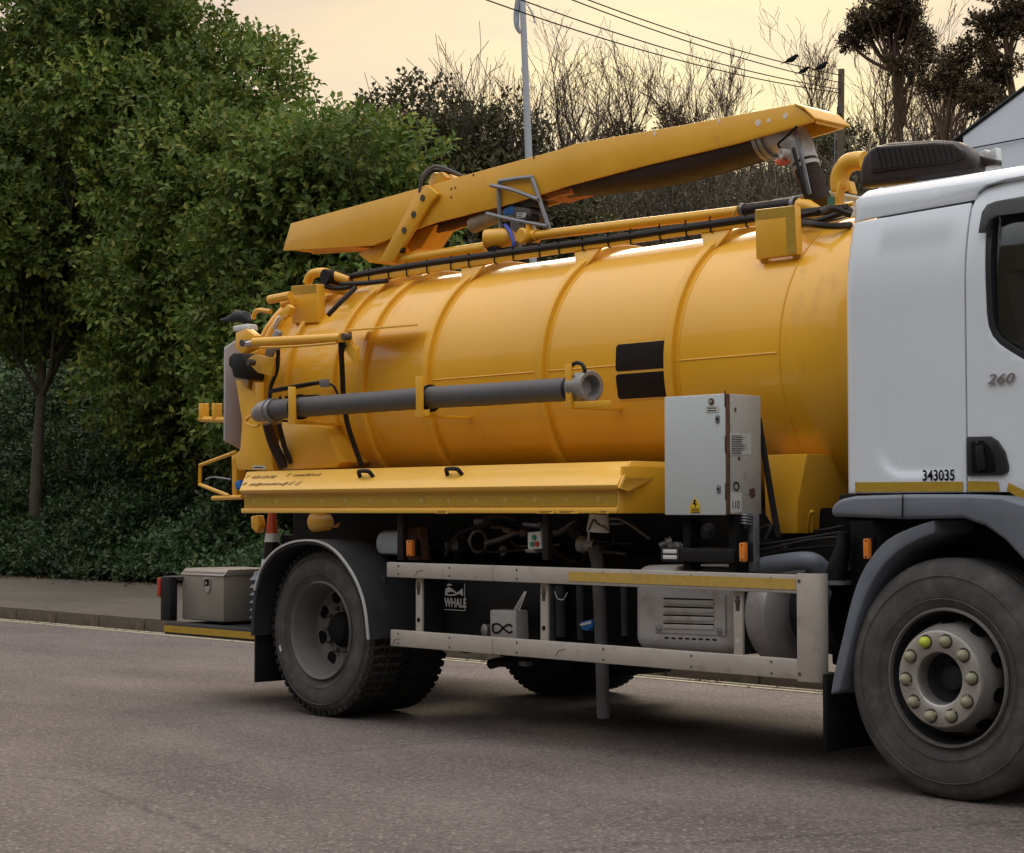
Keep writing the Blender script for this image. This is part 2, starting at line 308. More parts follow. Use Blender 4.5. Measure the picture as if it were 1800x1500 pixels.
for i_, (a_, b_) in enumerate(((3.36, 3.42), (3.50, 3.56))):
    lm = MB(); x = -60.
    while x < 40:                                     # worn line: slightly ragged paint a few mm proud of the road
        lm.box((x, a_ + rnd.uniform(-.004, .004), .001), (x + .398, b_ + rnd.uniform(-.004, .004), .005)); x += .4
    tag(lm.build('road_line', M['line'], smooth=False), kind='structure')
kr = bpy.data.objects.new('kerb', None); COL.objects.link(kr); kr.location = (0, 3.62, 0); tag(kr, kind='structure')
km = bpy.data.meshes.new('kerb_stone'); b = bmesh.new(); bmesh.ops.create_cube(b, size=1)
for v in b.verts: v.co = Vector((v.co.x * .911, v.co.y * .125, v.co.z * .3))
bmesh.ops.bevel(b, geom=list(b.edges), offset=.014, segments=2, affect='EDGES'); b.to_mesh(km); b.free(); km.shade_smooth(); km.set_sharp_from_angle(angle=D2R(30)); km.materials.append(M['kerb'])
for i in range(62):
    o = bpy.data.objects.new('kerb_stone', km); COL.objects.link(o); o.parent = kr
    o.location = (-32 + i * .915, .06 + rnd.uniform(-.004, .004), -.02 + rnd.uniform(-.003, .003))

# ------------------------------------------------------------------ foliage
def leafmat(name, ca, cb, cc, rough=.45, trans=.25):
    m = bpy.data.materials.new(name); m.use_nodes = True; t = m.node_tree; n = t.nodes; l = t.links; b = n['Principled BSDF']; o = n['Material Output']
    ge = n.new('ShaderNodeNewGeometry'); cr = n.new('ShaderNodeValToRGB'); l.new(ge.outputs['Random Per Island'], cr.inputs[0])
    el = cr.color_ramp.elements; el[0].color = (*ca, 1); el[1].color = (*cc, 1); q = el.new(.62); q.color = (*cb, 1)
    tc = n.new('ShaderNodeTexCoord'); nz = n.new('ShaderNodeTexNoise'); nz.inputs['Scale'].default_value = .7; nz.inputs['Detail'].default_value = 3; l.new(tc.outputs['Object'], nz.inputs[0])
    mr_ = n.new('ShaderNodeMapRange'); mr_.inputs[1].default_value = .3; mr_.inputs[2].default_value = .7; mr_.inputs[3].default_value = .6; mr_.inputs[4].default_value = 1.4; l.new(nz.outputs[0], mr_.inputs[0])
    sc_ = n.new('ShaderNodeVectorMath'); sc_.operation = 'SCALE'; l.new(cr.outputs[0], sc_.inputs[0]); l.new(mr_.outputs[0], sc_.inputs['Scale'])
    l.new(sc_.outputs[0], b.inputs['Base Color']); b.inputs['Roughness'].default_value = rough; b.inputs['Specular IOR Level'].default_value = .28
    tr = n.new('ShaderNodeBsdfTranslucent'); l.new(sc_.outputs[0], tr.inputs[0]); mx = n.new('ShaderNodeMixShader'); mx.inputs[0].default_value = trans
    l.new(b.outputs[0], mx.inputs[1]); l.new(tr.outputs[0], mx.inputs[2]); l.new(mx.outputs[0], o.inputs[0])
    return m
M['leafA'] = leafmat('evergreen_leaf', (.080, .140, .024), (.125, .185, .034), (.26, .26, .05), .55, .3)
M['leafB'] = leafmat('laurel_leaf', (.050, .050, .022), (.080, .076, .032), (.15, .12, .05), .5)
M['ivy'] = leafmat('ivy_leaf', (.028, .058, .022), (.046, .086, .030), (.09, .12, .04), .45, .2)
M['pine'] = leafmat('pine_needles', (.040, .034, .016), (.070, .052, .025), (.12, .078, .036), .7, .1)
M['scrub'] = leafmat('dead_scrub', (.075, .064, .045), (.12, .10, .07), (.20, .17, .12), .85, .1)
M['bark'] = mat('bark', (.075, .062, .045), .9, var=.3, vs=9, bump=.8, bs=22, dirt=((.05, .06, .03), .4, 5))
M['twig'] = mat('dark_twig', (.105, .062, .036), .9, var=.3, vs=3)
M['litter'] = leafmat('fallen_leaf', (.12, .08, .04), (.17, .12, .07), (.25, .2, .13), .8, .1)

def fast_mesh(name, V, F):
    me = bpy.data.meshes.new(name); nv = len(V); nf, k = F.shape
    me.vertices.add(nv); me.vertices.foreach_set('co', np.ascontiguousarray(V, dtype=np.float32).ravel())
    me.loops.add(nf * k); me.loops.foreach_set('vertex_index', np.ascontiguousarray(F, dtype=np.int32).ravel())
    me.polygons.add(nf); me.polygons.foreach_set('loop_start', np.arange(0, nf * k, k, dtype=np.int32))
    me.update(calc_edges=True); return me
def unit(a): return a / np.maximum(np.linalg.norm(a, axis=-1, keepdims=True), 1e-9)
def leaves(base, dirn, nrm, length, width):
    """kite leaves folded along the midrib: 4 vertices, 2 triangles each"""
    n = len(base); d = unit(dirn); s = unit(np.cross(d, nrm)); u = np.cross(s, d)
    V = np.empty((n, 4, 3)); V[:, 0] = base; V[:, 2] = base + d * length[:, None]
    mid = base + d * (length * .45)[:, None] + u * (width * .22)[:, None]
    V[:, 1] = mid + s * (width * .5)[:, None]; V[:, 3] = mid - s * (width * .5)[:, None]
    k = np.arange(n)[:, None] * 4
    F = np.concatenate([k + np.array([[0, 1, 2]]), k + np.array([[0, 2, 3]])]); return V.reshape(-1, 3), F
def sprays(c, d, per, leaf, spread=1.0, upb=.35):
    """leafy shoots: c positions, d shoot directions"""
    n = len(c); d = unit(d); ref = unit(rng.normal(size=(n, 3))); a = unit(np.cross(d, ref)); b_ = np.cross(d, a)
    L_ = leaf * per * .32
    base = []; dr = []; nm = []; ln = []
    for i in range(per):
        t_ = (i + .5) / per; ang = i * 2.4 + rng.uniform(0, .6, n)
        rad = a * np.cos(ang)[:, None] + b_ * np.sin(ang)[:, None]
        base.append(c + d * (L_ * t_)); dd = d * (.45 + .5 * t_) + rad * spread; dr.append(dd)
        nm.append(d * .8 + np.array([0, 0, upb]) + rng.normal(size=(n, 3)) * .3); ln.append(leaf * rng.uniform(.65, 1.25, n))
    base = np.concatenate(base); dr = np.concatenate(dr); nm = np.concatenate(nm); ln = np.concatenate(ln)
    return leaves(base, dr, nm, ln, ln * .56)
def ell_surface(n, c, r, lo=.8, jitter=0.):
    q = unit(rng.normal(size=(n, 3))); rr = rng.uniform(lo, 1.0, (n, 1)) ** .5
    p = np.array(c) + q * rr * np.array(r); nrm = unit(q / np.array(r)); return p, nrm
def crown(name, parent, m, blobs, nb, br, nsp, per, leaf, shell=.55, upb=.5, zmin=None, extra=None):
    """boughs spread over big ellipsoids; leafy shoots over each bough"""
    V = []; F = []; off = 0
    vol = [b_[1][0] * b_[1][1] * b_[1][2] for b_ in blobs]; tot = sum(vol)
    for (c, r), vv in zip(blobs, vol):
        k = max(3, int(nb * vv / tot)); q = unit(rng.normal(size=(k, 3))); rr = rng.uniform(shell, 1, (k, 1))
        C_ = np.array(c) + q * rr * np.array(r)
        for cc in C_:
            if zmin is not None and cc[2] < zmin: continue
            s_ = rng.uniform(*br); e3 = np.array([s_ * rng.uniform(.9, 1.3), s_ * rng.uniform(.9, 1.3), s_ * rng.uniform(.55, .8)])
            p, nr = ell_surface(int(nsp * s_ * s_), cc, e3, .35)
            dirn = nr + unit(cc - np.array(c)) * .5 + np.array([0, 0, .35]) + rng.normal(size=p.shape) * .35
            v_, f_ = sprays(p, dirn, per, leaf, 1.0, upb); V.append(v_); F.append(f_ + off); off += len(v_)
    if extra is not None:
        v_, f_ = extra; V.append(v_); F.append(f_ + off)
    me = fast_mesh(name, np.concatenate(V), np.concatenate(F)); return link(name, me, m, parent)
def skeleton(root, h, r0, levels, nbr, spread, up=.25, curl=.25, seed=0, first=.35, lean=(0, 0), seglen=5, taper=.62, lenf=.62, minr=.006, nchild=None):
    """recursive branching; returns list of (points, radii)"""
    R = random.Random(seed); res = []
    def grow(p, d, ln, r, lv):
        pts = [p]; rs = [r]; ns = seglen if lv < 2 else max(3, seglen - 2)
        for i in range(ns):
            d = (d + Vector((R.uniform(-1, 1), R.uniform(-1, 1), R.uniform(-1, 1) + up)) * curl / (1 if lv else 2.5)).normalized()
            p = p + d * (ln / ns); pts.append(p); rs.append(max(minr, r * (1 - (i + 1) / ns * (1 - taper * .75))))
            if lv < levels and (lv > 0 or i >= ns * first - 1):
                k = nbr[min(lv, len(nbr) - 1)]
                for _ in range(k):
                    if R.random() < .82:
                        q = Vector((R.gauss(0, 1), R.gauss(0, 1), R.gauss(0, .6))).normalized(); nd_ = (d + (q - d * q.dot(d)).normalized() * spread * R.uniform(.6, 1.3) + Vector((0, 0, up))).normalized()
                        grow(p, nd_, ln * lenf * R.uniform(.65, 1.15) * (1 - .35 * i / ns), rs[-1] * taper * R.uniform(.7, 1), lv + 1)
        res.append((pts, rs, lv))
    grow(Vector(root), Vector((lean[0], lean[1], 1)).normalized(), h, r0, 0); return res
def skel_mesh(name, parts_, m, parent, sides=(8, 5, 4, 3, 3)):
    b_ = MB()
    for pts, rs, lv in parts_: b_.tube(pts, rs, sides[min(lv, len(sides) - 1)], cap=False)
    me = bpy.data.meshes.new(name); me.from_pydata(b_.v, [], b_.f); me.shade_smooth(); return link(name, me, m, parent)

def evergreen(px, y, label, blobs, tr, nb=70, nsp=172, per=8, leaf=.138, m='leafA', seed=1, name='evergreen_tree', br=(.6, 1.05), group='dense evergreens beyond the pavement', shell=.5, trunk_h=3.4, cat='tree'):
    x = P(px, 900, y).x; z = hill(x, y) if y > 7.7 else .2
    t_ = empty(name, (x, y, z - .05), label, cat, group)
    sk = skeleton((x, y, z - .1), trunk_h, tr, 2, (3, 3), .8, seed=seed, first=.6, lean=(.03, 0), lenf=.9)
    skel_mesh('trunk', sk, M['bark'], t_, (10, 7, 5))
    crown('crown', t_, M[m], [((x + dx, y + dy, cz), r) for dx, dy, cz, r in blobs], nb, br, nsp, per, leaf, shell)
    return t_
evergreen(62, 9.3, 'tall dense evergreen tree with a straight bare trunk at the left end of the pavement',
          [(-.6, .3, 6.1, (2.6, 1.7, 2.3)), (-.2, .6, 9.0, (2.7, 1.7, 2.5))], .13, nb=115, seed=3, trunk_h=5.2)
evergreen(330, 10.3, 'tallest broad evergreen tree rising out of frame behind the hedge of ivy',
          [(.2, .2, 4.4, (2.4, 1.5, 1.9)), (.2, .4, 6.6, (2.2, 1.8, 2.0)), (-1.1, .5, 8.9, (1.4, 1.6, 1.7))], .14, nb=118, seed=5)
evergreen(560, 9.9, 'lower rounded evergreen tree just behind the rear of the yellow tanker',
          [(0, 0, 3.5, (1.7, 1.2, 1.8)), (-.2, .2, 5.4, (1.4, 1.3, 1.7)), (.6, .1, 4.2, (1.1, 1.1, 1.3))], .11, nb=84, seed=8)
evergreen(690, 17, 'dark olive laurel behind the boom, standing nearest the green trees',
          [(0, 0, 7.0, (1.9, 1.5, 2.7))], .13, nb=54, m='leafB', leaf=.15, seed=11, name='laurel_tree', group='dark laurels on the hillside', nsp=130)
evergreen(808, 17.5, 'dark olive laurel standing left of the white pole',
          [(0, 0, 6.9, (1.5, 1.5, 2.5))], .12, nb=42, m='leafB', leaf=.15, seed=12, name='laurel_tree', group='dark laurels on the hillside', nsp=130)
evergreen(915, 18, 'dark olive laurel right behind the white pole',
          [(0, 0, 6.0, (1.1, 1.3, 2.1))], .1, nb=30, m='leafB', leaf=.14, seed=13, name='laurel_tree', group='dark laurels on the hillside', nsp=130)
evergreen(975, 19, 'lowest dark olive laurel, at the open right end of the laurels',
          [(0, 0, 6.0, (.6, 1.0, 1.5))], .08, nb=14, m='leafB', leaf=.14, seed=14, name='laurel_tree', group='dark laurels on the hillside', nsp=130, br=(.5, .8))
# dark undergrowth and ivy banked behind the pavement, fallen leaves along its edge
def ground_cover(name, m, n, xr, yr, hfun, leaf, per, label=None):
    x = rng.uniform(*xr, n); y = rng.uniform(*yr, n); z = np.array([hill(a, b_) if b_ > 7.7 else .2 for a, b_ in zip(x, y)])
    top = np.array([hfun(a, b_) for a, b_ in zip(x, y)]); p = np.stack([x, y, z + top * rng.uniform(.0, 1, n) ** .5], 1)
    d = np.stack([rng.normal(size=n) * .5, -.5 + rng.normal(size=n) * .4, .5 + rng.normal(size=n) * .4], 1)
    V, F = sprays(p, d, per, leaf); o = link(name, fast_mesh(name, V, F), M[m]); return tag(o, kind='stuff')
ground_cover('ivy_undergrowth', 'ivy', 30000, (-32, -5), (7.6, 10.2), lambda x, y: max(.05, min(1, (y - 7.5) * .9)) * (.75 + .45 * math.sin(x * 1.7) + .3 * math.sin(x * 4.1 + 1)) + .1, .1, 6)
ground_cover('bank_foliage', 'ivy', 26000, (-32, -2), (10, 14), lambda x, y: 1.6 + .8 * math.sin(x * .9) + .5 * math.sin(x * 2.3), .13, 6)
ground_cover('bank_foliage', 'ivy', 26000, (-70, -24), (13, 32), lambda x, y: 1.5 + .8 * math.sin(x * .9), .2, 6)
ground_cover('bank_foliage', 'ivy', 9000, (-4, 14), (8, 11), lambda x, y: .8 + .3 * math.sin(x * 2.1), .11, 6)
n = 2600; x = rng.uniform(-32, 6, n); y = 7.75 - np.abs(rng.normal(size=n)) * .35
p = np.stack([x, y, .125 + (y - 3.74) * .022 + .006 + rng.uniform(0, .01, n)], 1); d = np.stack([rng.normal(size=n), rng.normal(size=n), np.zeros(n)], 1); ln = rng.uniform(.04, .09, n)
V, F = leaves(p, d, np.tile([0, 0, 1.], (n, 1)) + rng.normal(size=(n, 3)) * .2, ln, ln * .6); tag(link('fallen_leaves', fast_mesh('fallen_leaves', V, F), M['litter']), kind='stuff')
# grey-brown winter scrub over the hillside: arching stalks with seed heads
def stalks(name, n, xr, yr, h, m, w=.012, bend=.5):
    x = rng.uniform(*xr, n); y = rng.uniform(*yr, n); z = np.array([hill(a, b_) for a, b_ in zip(x, y)])
    k = 5; t_ = np.linspace(0, 1, k); dx = rng.normal(size=n) * bend; dy = rng.normal(size=n) * bend * .7; hh = h * rng.uniform(.35, 1.15, n)
    V = np.empty((n, k, 2, 3)); F = []
    for i in range(k):
        px_ = x + dx * hh * t_[i] ** 1.8; py_ = y + dy * hh * t_[i] ** 1.8; pz = z + hh * (t_[i] - .35 * np.abs(dx) * t_[i] ** 2.6)
        ww = w * (1 - .75 * t_[i]); V[:, i, 0] = np.stack([px_ - ww, py_ - ww * .6, pz], 1); V[:, i, 1] = np.stack([px_ + ww, py_ + ww * .6, pz], 1)
    b_ = np.arange(n)[:, None] * (k * 2)
    for i in range(k - 1): F.append(b_ + np.array([[i * 2, i * 2 + 1, i * 2 + 3, i * 2 + 2]]))
    return tag(link(name, fast_mesh(name, V.reshape(-1, 3), np.concatenate(F)), M[m]), kind='stuff')
stalks('scrub_stalks', 60000, (-36, -5), (12, 31), 1.15, 'scrub', .013, .8)
stalks('scrub_canes', 1100, (-36, -5), (14, 29), 1.9, 'scrub', .022, .3)
ground_cover('scrub_brush', 'scrub', 18000, (-36, -5), (12, 31), lambda x, y: .7 + .4 * math.sin(x * 1.3 + y) + .3 * math.sin(x * 3.1 - y * 2), .09, 5)
ground_cover('low_green_scrub', 'leafB', 7000, (-36, -5), (11, 26), lambda x, y: .5 + .9 * max(0, math.sin(x * .9 + y * .8)), .1, 5)

# bare trees on the brow
def bare(px, y, ptop, label, seed, r=.16, levels=4, spread=.75, ivy=0, nbr=(2, 2, 2, 1), base_px=None, lean=(0, 0), name='bare_tree', minr=.0075, first=.3, group='bare winter trees on the brow', hf=.66):
    x = P(px, 300, y).x; z = hill(x, y); top = P(px, ptop, y).z; h = (top - z)
    t_ = empty(name, (x, y, z - .2), label, 'tree', group)
    sk = skeleton((x, y, z - .25), h * hf, r, levels, nbr, spread, up=.34, curl=.36, seed=seed, first=first, lean=lean, minr=minr, lenf=.66)
    skel_mesh('trunk', [s for s in sk if s[2] < 2], M['twig'], t_, (7, 5)); skel_mesh('branches', [s for s in sk if s[2] >= 2], M['twig'], t_, (4, 4, 3, 3, 3))
    if ivy:
        P0 = []; Dd = []
        for pts, rs, lv in sk:
            if lv > 1: continue
            for a in pts[: (len(pts) if lv == 0 else 3)]:
                for _ in range(ivy): q = Vector((rnd.gauss(0, .22), rnd.gauss(0, .22), rnd.gauss(0, .3))); P0.append(a + q); Dd.append(q + Vector((0, 0, .1)))
        V, F = sprays(np.array([list(a) for a in P0]), np.array([list(a) for a in Dd]), 5, .13); link('ivy', fast_mesh('ivy', V, F), M['pine'], t_)
    return t_
BT = [(868, 37, 92, 21), (935, 36, 90, 22), (1000, 35, 95, 23), (1062, 36, 100, 24), (1110, 38, 120, 25)]
BL = ['bare spreading tree directly above the dark laurels', 'bare tree with tangled crown right of the white pole', 'bare forked tree above the middle of the boom',
      'bare gnarled tree, thickest limbs of the group above the boom', 'low bare tree at the open right end of the group']
for (px, y, tp, sd), lb in zip(BT, BL): bare(px, y, tp, lb, sd, r=.15, spread=.8, nbr=(2, 2, 1, 1), first=.2)
bare(1205, 36, 108, 'ivy clad bare tree standing alone in the yellow glow', 31, r=.2, ivy=45, spread=.6, first=.2)
bare(1285, 40, 112, 'thin pale twiggy tree right of the ivy clad one', 32, r=.07, spread=.5, minr=.009)
bare(1455, 48, 30, 'slender bare tree behind the wooden pole, reaching highest', 33, r=.12, spread=.5, minr=.009)
bare(1505, 47, 25, 'slender bare tree between the wooden pole and the tall pine', 34, r=.12, spread=.5, minr=.009)
bare(1545, 44, 150, 'small bare tree with a dark stem left of the tall pine', 37, r=.13, spread=.8)
bare(1612, 44, 95, 'twin stemmed bare tree just right of the tall pine', 35, r=.17, spread=.6, ivy=4)
bare(1655, 47, 45, 'bare tree with fine upright twigs midway between the pines', 36, r=.13, spread=.5)
bare(1700, 45, 150, 'low bare tree beside the white gable', 38, r=.12, spread=.8)
def bushy(px, y, top, rx, label, name, mk, seed, cat='bush'):
    c = P(px, top, y); z = hill(c.x, y); h = c.z - z
    t_ = empty(name, (c.x, y, z), label, cat); skel_mesh('stem', skeleton((c.x, y, z - .1), h * .5, .1, 1, (3,), .8, seed=seed), M['twig'], t_, (6, 5))
    crown('foliage', t_, M[mk], [((c.x, y, z + h * .5), (rx, rx, h * .46))], 26, (.45, .75), 190, 6, .12, .4); return t_
bushy(1472, 34, 182, 1.5, 'rounded ivy covered bush behind the wooden pole', 'ivy_bush', 'leafB', 41)
bushy(1115, 33, 212, 1.0, 'small dark bush above the middle of the boom', 'dark_bush', 'pine', 42)
def pine(px, y, ptop, r, label, pads, seed, lean=(0, 0)):
    x = P(px, 300, y).x; z = hill(x, y); top = P(px, ptop, y).z
    t_ = empty('pine_tree', (x, y, z - .2), label, 'tree', 'pines on the brow')
    tr = MB(); pts = [Vector((x + lean[0] * k / 8 + .12 * math.sin(k * 1.1 + seed), y, z - .2 + (top - z) * .88 * k / 8)) for k in range(9)]
    tr.tube(spline(pts, 3), [r * (1 - .75 * i / 24) for i in range(25)], 9, cap=False); tr.build('trunk', M['twig'], t_)
    lb = MB(); R_ = random.Random(seed); V = []; F = []; off = 0
    for (a, b_, rr, rz) in pads:
        c = P(a, b_, y + R_.uniform(-.8, .8)); hz = max(z + 2, c.z - R_.uniform(1.2, 2.4)); s_ = min(pts, key=lambda q: abs(q.z - hz))
        for q in range(3):
            e_ = c + Vector((R_.uniform(-.6, .6) * rr, R_.uniform(-.5, .5) * rr, R_.uniform(-.4, .1) * rz)); m_ = s_.lerp(e_, .55) + Vector((0, 0, -.15))
            lb.tube(spline([s_, m_, e_], 5), [.06 * (1 - i / 11) + .012 for i in range(11)], 4, cap=False)
        for _ in range(int(8 * rr * rr) + 4):
            cc = np.array(c) + rng.normal(size=3) * np.array([rr * .46, rr * .40, rz * .38]); s3 = np.array([.22, .22, .13]) * R_.uniform(.8, 1.3)
            p, nr = ell_surface(26, cc, s3, .2); v_, f_ = sprays(p, nr + np.array([0, 0, .5]), 7, .12, .7); V.append(v_); F.append(f_ + off); off += len(v_)
    lb.build('branches', M['twig'], t_); link('crown', fast_mesh('crown', np.concatenate(V), np.concatenate(F)), M['pine'], t_); return t_
pine(1578, 45, 0, .24, 'tall umbrella pine with a broad flat crown above the cab roof unit', [(1560, 20, 1.0, .6), (1590, 30, 1.0, .6), (1535, 50, .8, .45), (1600, 62, .8, .4), (1562, 45, .9, .5), (1495, 70, .8, .4), (1600, 108, .8, .35), (1520, 45, .6, .3), (1618, 85, .4, .3), (1580, 8, .8, .4)], 3)
pine(1792, 43, -20, .26, 'leaning pine with a dark crown at the right edge above the white gable', [(1775, 20, 1.0, .5), (1800, 42, .9, .5), (1755, 48, .5, .3), (1708, 88, .4, .2), (1745, 122, .7, .3), (1770, 128, .6, .3), (1738, 82, .35, .2), (1725, 45, .35, .2), (1800, 0, 1.2, .6)], 9, lean=(-.3, 0))
pine(1665, 42, 105, .12, 'small pine with two layered needle pads left of the white gable', [(1668, 125, .8, .3), (1655, 155, .7, .28), (1680, 160, .9, .3), (1705, 172, .8, .3), (1730, 185, .5, .25)], 5)

# poles, wires and birds
c0 = P(1479, 122, 24); zb = hill(c0.x, 24)
up = empty('utility_pole', (c0.x, 24, zb - .3), 'weathered wooden utility pole with wires, standing in the scrub behind the boom tip', 'pole')
MB().tube([(c0.x - .1, 24, zb - .4), c0], [.085, .065], 10).build('post', mat('weathered_pole', (.13, .10, .065), .9, var=.3, vs=8, bump=.4), up)
MB().tube([c0 + Vector((-.13, -.06, -1.0)), Vector((c0.x - .17, 23.93, zb - .2))], .012, 6).build('cable_guard', M['steel'], up)
MB().box((c0.x - .02, 23.86, c0.z - .95), (c0.x + .06, 23.93, c0.z - .8)).build('bracket', M['bolt'], up)
f0 = P(930, 290, 14); f1 = P(916, -60, 14); fd = (f1 - f0).normalized(); fb = f0 - fd * ((f0.z - hill(f0.x, 14)) / fd.z + .1)
fp = empty('flagpole', fb, 'slim white pole with a furled flag near its top, among the dark laurels', 'pole')
MB().tube([fb, f0, f1], [.075, .062, .05], 12).build('post', mat('painted_pole', (.42, .44, .47), .4, var=.05), fp)
a = P(914, 25, 13.94)
MB().tube(spline([a + Vector((0, 0, .55)), a + Vector((-.05, 0, .25)), a + Vector((-.085, 0, 0)), a + Vector((-.05, -.02, -.2)), a + Vector((.0, 0, -.32))], 5), [.02 + .03 * math.sin(math.pi * i / 20) for i in range(21)], 8).build('furled_flag', mat('flag_cloth', (.33, .35, .40), .9, var=.15, vs=9, bump=.3), fp)
MB().tube(spline([P(925, 6, 13.9), P(934, 20, 13.9), P(940, 40, 13.9)], 4), .012, 5).build('halyard', M['steel'], fp)
W = [((826, 0), (1180, 135), 'lowest overhead wire, crossing the white pole', 164), ((910, 0), (1189, 107), 'second overhead wire from the bottom', 158), ((972, 0), (1171, 89), 'second overhead wire from the top', 146), ((1040, 0), (1242, 82), 'topmost overhead wire with a bird near its right end', 133)]
wires = []
for (p0, p1, lb, ye) in W:
    s_ = (p1[1] - p0[1]) / (p1[0] - p0[0]); xl = 500; A = P(xl, p0[1] + (xl - p0[0]) * s_ - 14, 7.0); B = Vector((c0.x, 24, P(1479, ye, 24).z))
    pts = [A.lerp(B, k / 40) - Vector((0, 0, .32 * 4 * (k / 40) * (1 - k / 40))) for k in range(41)]; wires.append(pts)
    tag(MB().tube(pts, .011, 5).build('overhead_wire', M['ink']), lb, 'wire', 'overhead wires')
def bird(k, wi, label, flip=1, s=1.):
    pts = wires[wi]; best = min(range(400), key=lambda i: abs(proj(pts, i / 10 / 1)[0] - k)); q = ipt(pts, best / 10)
    t_ = empty('bird', q, label, 'bird', 'birds on the wires'); d = (RGT * flip).normalized()
    c = q + Vector((0, 0, .075 * s))
    b_ = MB(); b_.tube([c - d * .09 * s + UPZ * -.035 * s, c - d * .06 * s + UPZ * -.02 * s, c, c + d * .05 * s + UPZ * .035 * s, c + d * .075 * s + UPZ * .06 * s, c + d * .10 * s + UPZ * .062 * s, c + d * .125 * s + UPZ * .055 * s],
                      [.008 * s, .03 * s, .045 * s, .038 * s, .028 * s, .022 * s, .004 * s], 9).build('body', M['ink'], t_)
    MB().prism([c - d * .05 * s + UPZ * -.02 * s - FLAT * .012, c - d * .17 * s + UPZ * -.085 * s - FLAT * .018, c - d * .165 * s + UPZ * -.07 * s + FLAT * .02, c - d * .05 * s + UPZ * 0 + FLAT * .012], UPZ * .008).build('tail', M['ink'], t_)
    for sd in (-1, 1): MB().prism([c + d * .03 * s + FLAT * .046 * sd * s, c - d * .12 * s - UPZ * .04 * s + FLAT * .025 * sd * s, c - d * .02 * s - UPZ * .03 * s + FLAT * .05 * sd * s], FLAT * .006 * sd).build('wing', M['ink'], t_)
    MB().tube([c + UPZ * -.04 * s, q], .004, 4).build('leg', M['ink'], t_)
def ipt(pts, t_):
    i = min(len(pts) - 2, int(t_)); return pts[i].lerp(pts[i + 1], t_ - i)
def proj(pts, t_):
    q = ipt(pts, t_) - CAMP; w_ = q.dot(FWD); return 900 + FPX * q.dot(RGT) / w_, 750 - FPX * q.dot(UPC) / w_
bird(1391, 3, 'dark bird, leftmost of those perched on the wires', 1, 1.25); bird(1413, 2, 'dark bird perched on a lower wire, middle of the birds', 1, 1.05); bird(1443, 3, 'dark bird perched nearest the wooden pole', 1, 1.25)

# white gabled house on the hill
hy = 22.
hl = P(1693, 238, hy); hr = P(1800, 158, hy); sl = (hr.z - hl.z) / (hr.x - hl.x); hw = 8.6; apex = Vector((hl.x + hw / 2, hy, hl.z + sl * hw / 2)); zb = hill(hl.x, hy) - .6
hs = empty('white_house', (hl.x + hw / 2, hy, zb), 'white rendered gable end of a house with a dark verge beyond the cab roof', 'house')
M['render'] = mat('white_render', (.74, .80, .88), .8, var=.04, vs=2, dirt=((.42, .45, .47), .15, 1.5), bump=.15, bs=30)
M['slate'] = mat('roof_slate', (.05, .052, .06), .6, var=.2, vs=6)
MB().prism([(hl.x, hy, zb), (hl.x + hw, hy, zb), (hl.x + hw, hy, hl.z), apex, hl], (0, 9, 0)).build('wall', M['render'], hs)
for sgn in (0, 1):
    A = Vector((hl.x - .25, hy - .04, hl.z - .25 * sl)) if sgn == 0 else Vector((hl.x + hw + .25, hy - .04, hl.z - .25 * sl)); B = Vector((apex.x, hy - .04, apex.z))
    MB().prism([A + UPZ * .02, B + UPZ * .02, B + UPZ * .055, A + UPZ * .055], (0, 9.3, 0)).build('roof', M['slate'], hs)
    MB().prism([A - UPZ * .02 + Vector((0, .02, 0)), B - UPZ * .02 + Vector((0, .02, 0)), B + UPZ * .018 + Vector((0, .02, 0)), A + UPZ * .018 + Vector((0, .02, 0))], (0, .05, 0)).build('verge_board', M['black'], hs)
MB().tube([(hl.x - .2, hy - .1, hl.z - .16), (hl.x - .2, hy + 9.1, hl.z - .16)], .07, 8).build('gutter', M['wht'], hs)
MB().tube([Vector((hl.x - .1, hy - .05, hl.z - .28)), Vector((hl.x + 3, hy - .05, hl.z - .22))], .012, 6).build('wall_cable', M['ink'], hs)
MB().box((hl.x + 5.2, hy - .01, hl.z - 1.6), (hl.x + 6.3, hy + .03, hl.z - .5)).build('window', M['black'], hs)
#TRUCK
# ================================================================== THE TANKER TRUCK
T = empty('tanker_truck', (1.5, 1.25, 0), 'yellow vacuum tanker truck with a white cab, driving along the road', 'truck')
TY, TZ, TR = 1.25, 2.04, .765
def tz(y, r=TR): return TZ + math.sqrt(max(0, r * r - (y - TY) ** 2))
# --- tank
prof = [(-1.60, 0), (-1.59, .25), (-1.56, .48), (-1.50, .64), (-1.44, .72), (-1.40, .765), (-1.0, .765), (0, .765), (1.2, .765), (3.18, .765), (3.27, .757), (3.36, .735), (3.45, .69), (3.53, .61), (3.58, .5), (3.62, .34), (3.64, .17), (3.645, 0)]
tank = MB().lathe((0, TY, TZ), (1, 0, 0), prof, 128).build('tank', M['tank'], T, ang=60)
def ring(name, x, w_, h_, m, par, r=TR):
    return MB().lathe((0, TY, TZ), (1, 0, 0), [(x - w_ / 2, r - .01), (x - w_ / 2, r + h_ * .8), (x - w_ / 2 + .008, r + h_), (x + w_ / 2 - .008, r + h_), (x + w_ / 2, r + h_ * .8), (x + w_ / 2, r - .01)], 128, True).build(name, m, par)
for x_ in (2.46, 1.47, .46, -.16, -.47):
    ring('rib', x_, .055, .032, M['yellow'], tank); ring('weld', x_ + .055, .012, .004, M['yellow'], tank)
ring('weld', 3.19, .012, .004, M['yellow'], tank)
ring('door_flange', -1.36, .03, .05, M['yellow'], tank); ring('door_flange', -1.29, .035, .055, M['yellow'], tank); ring('rib', -.98, .04, .03, M['yellow'], tank)
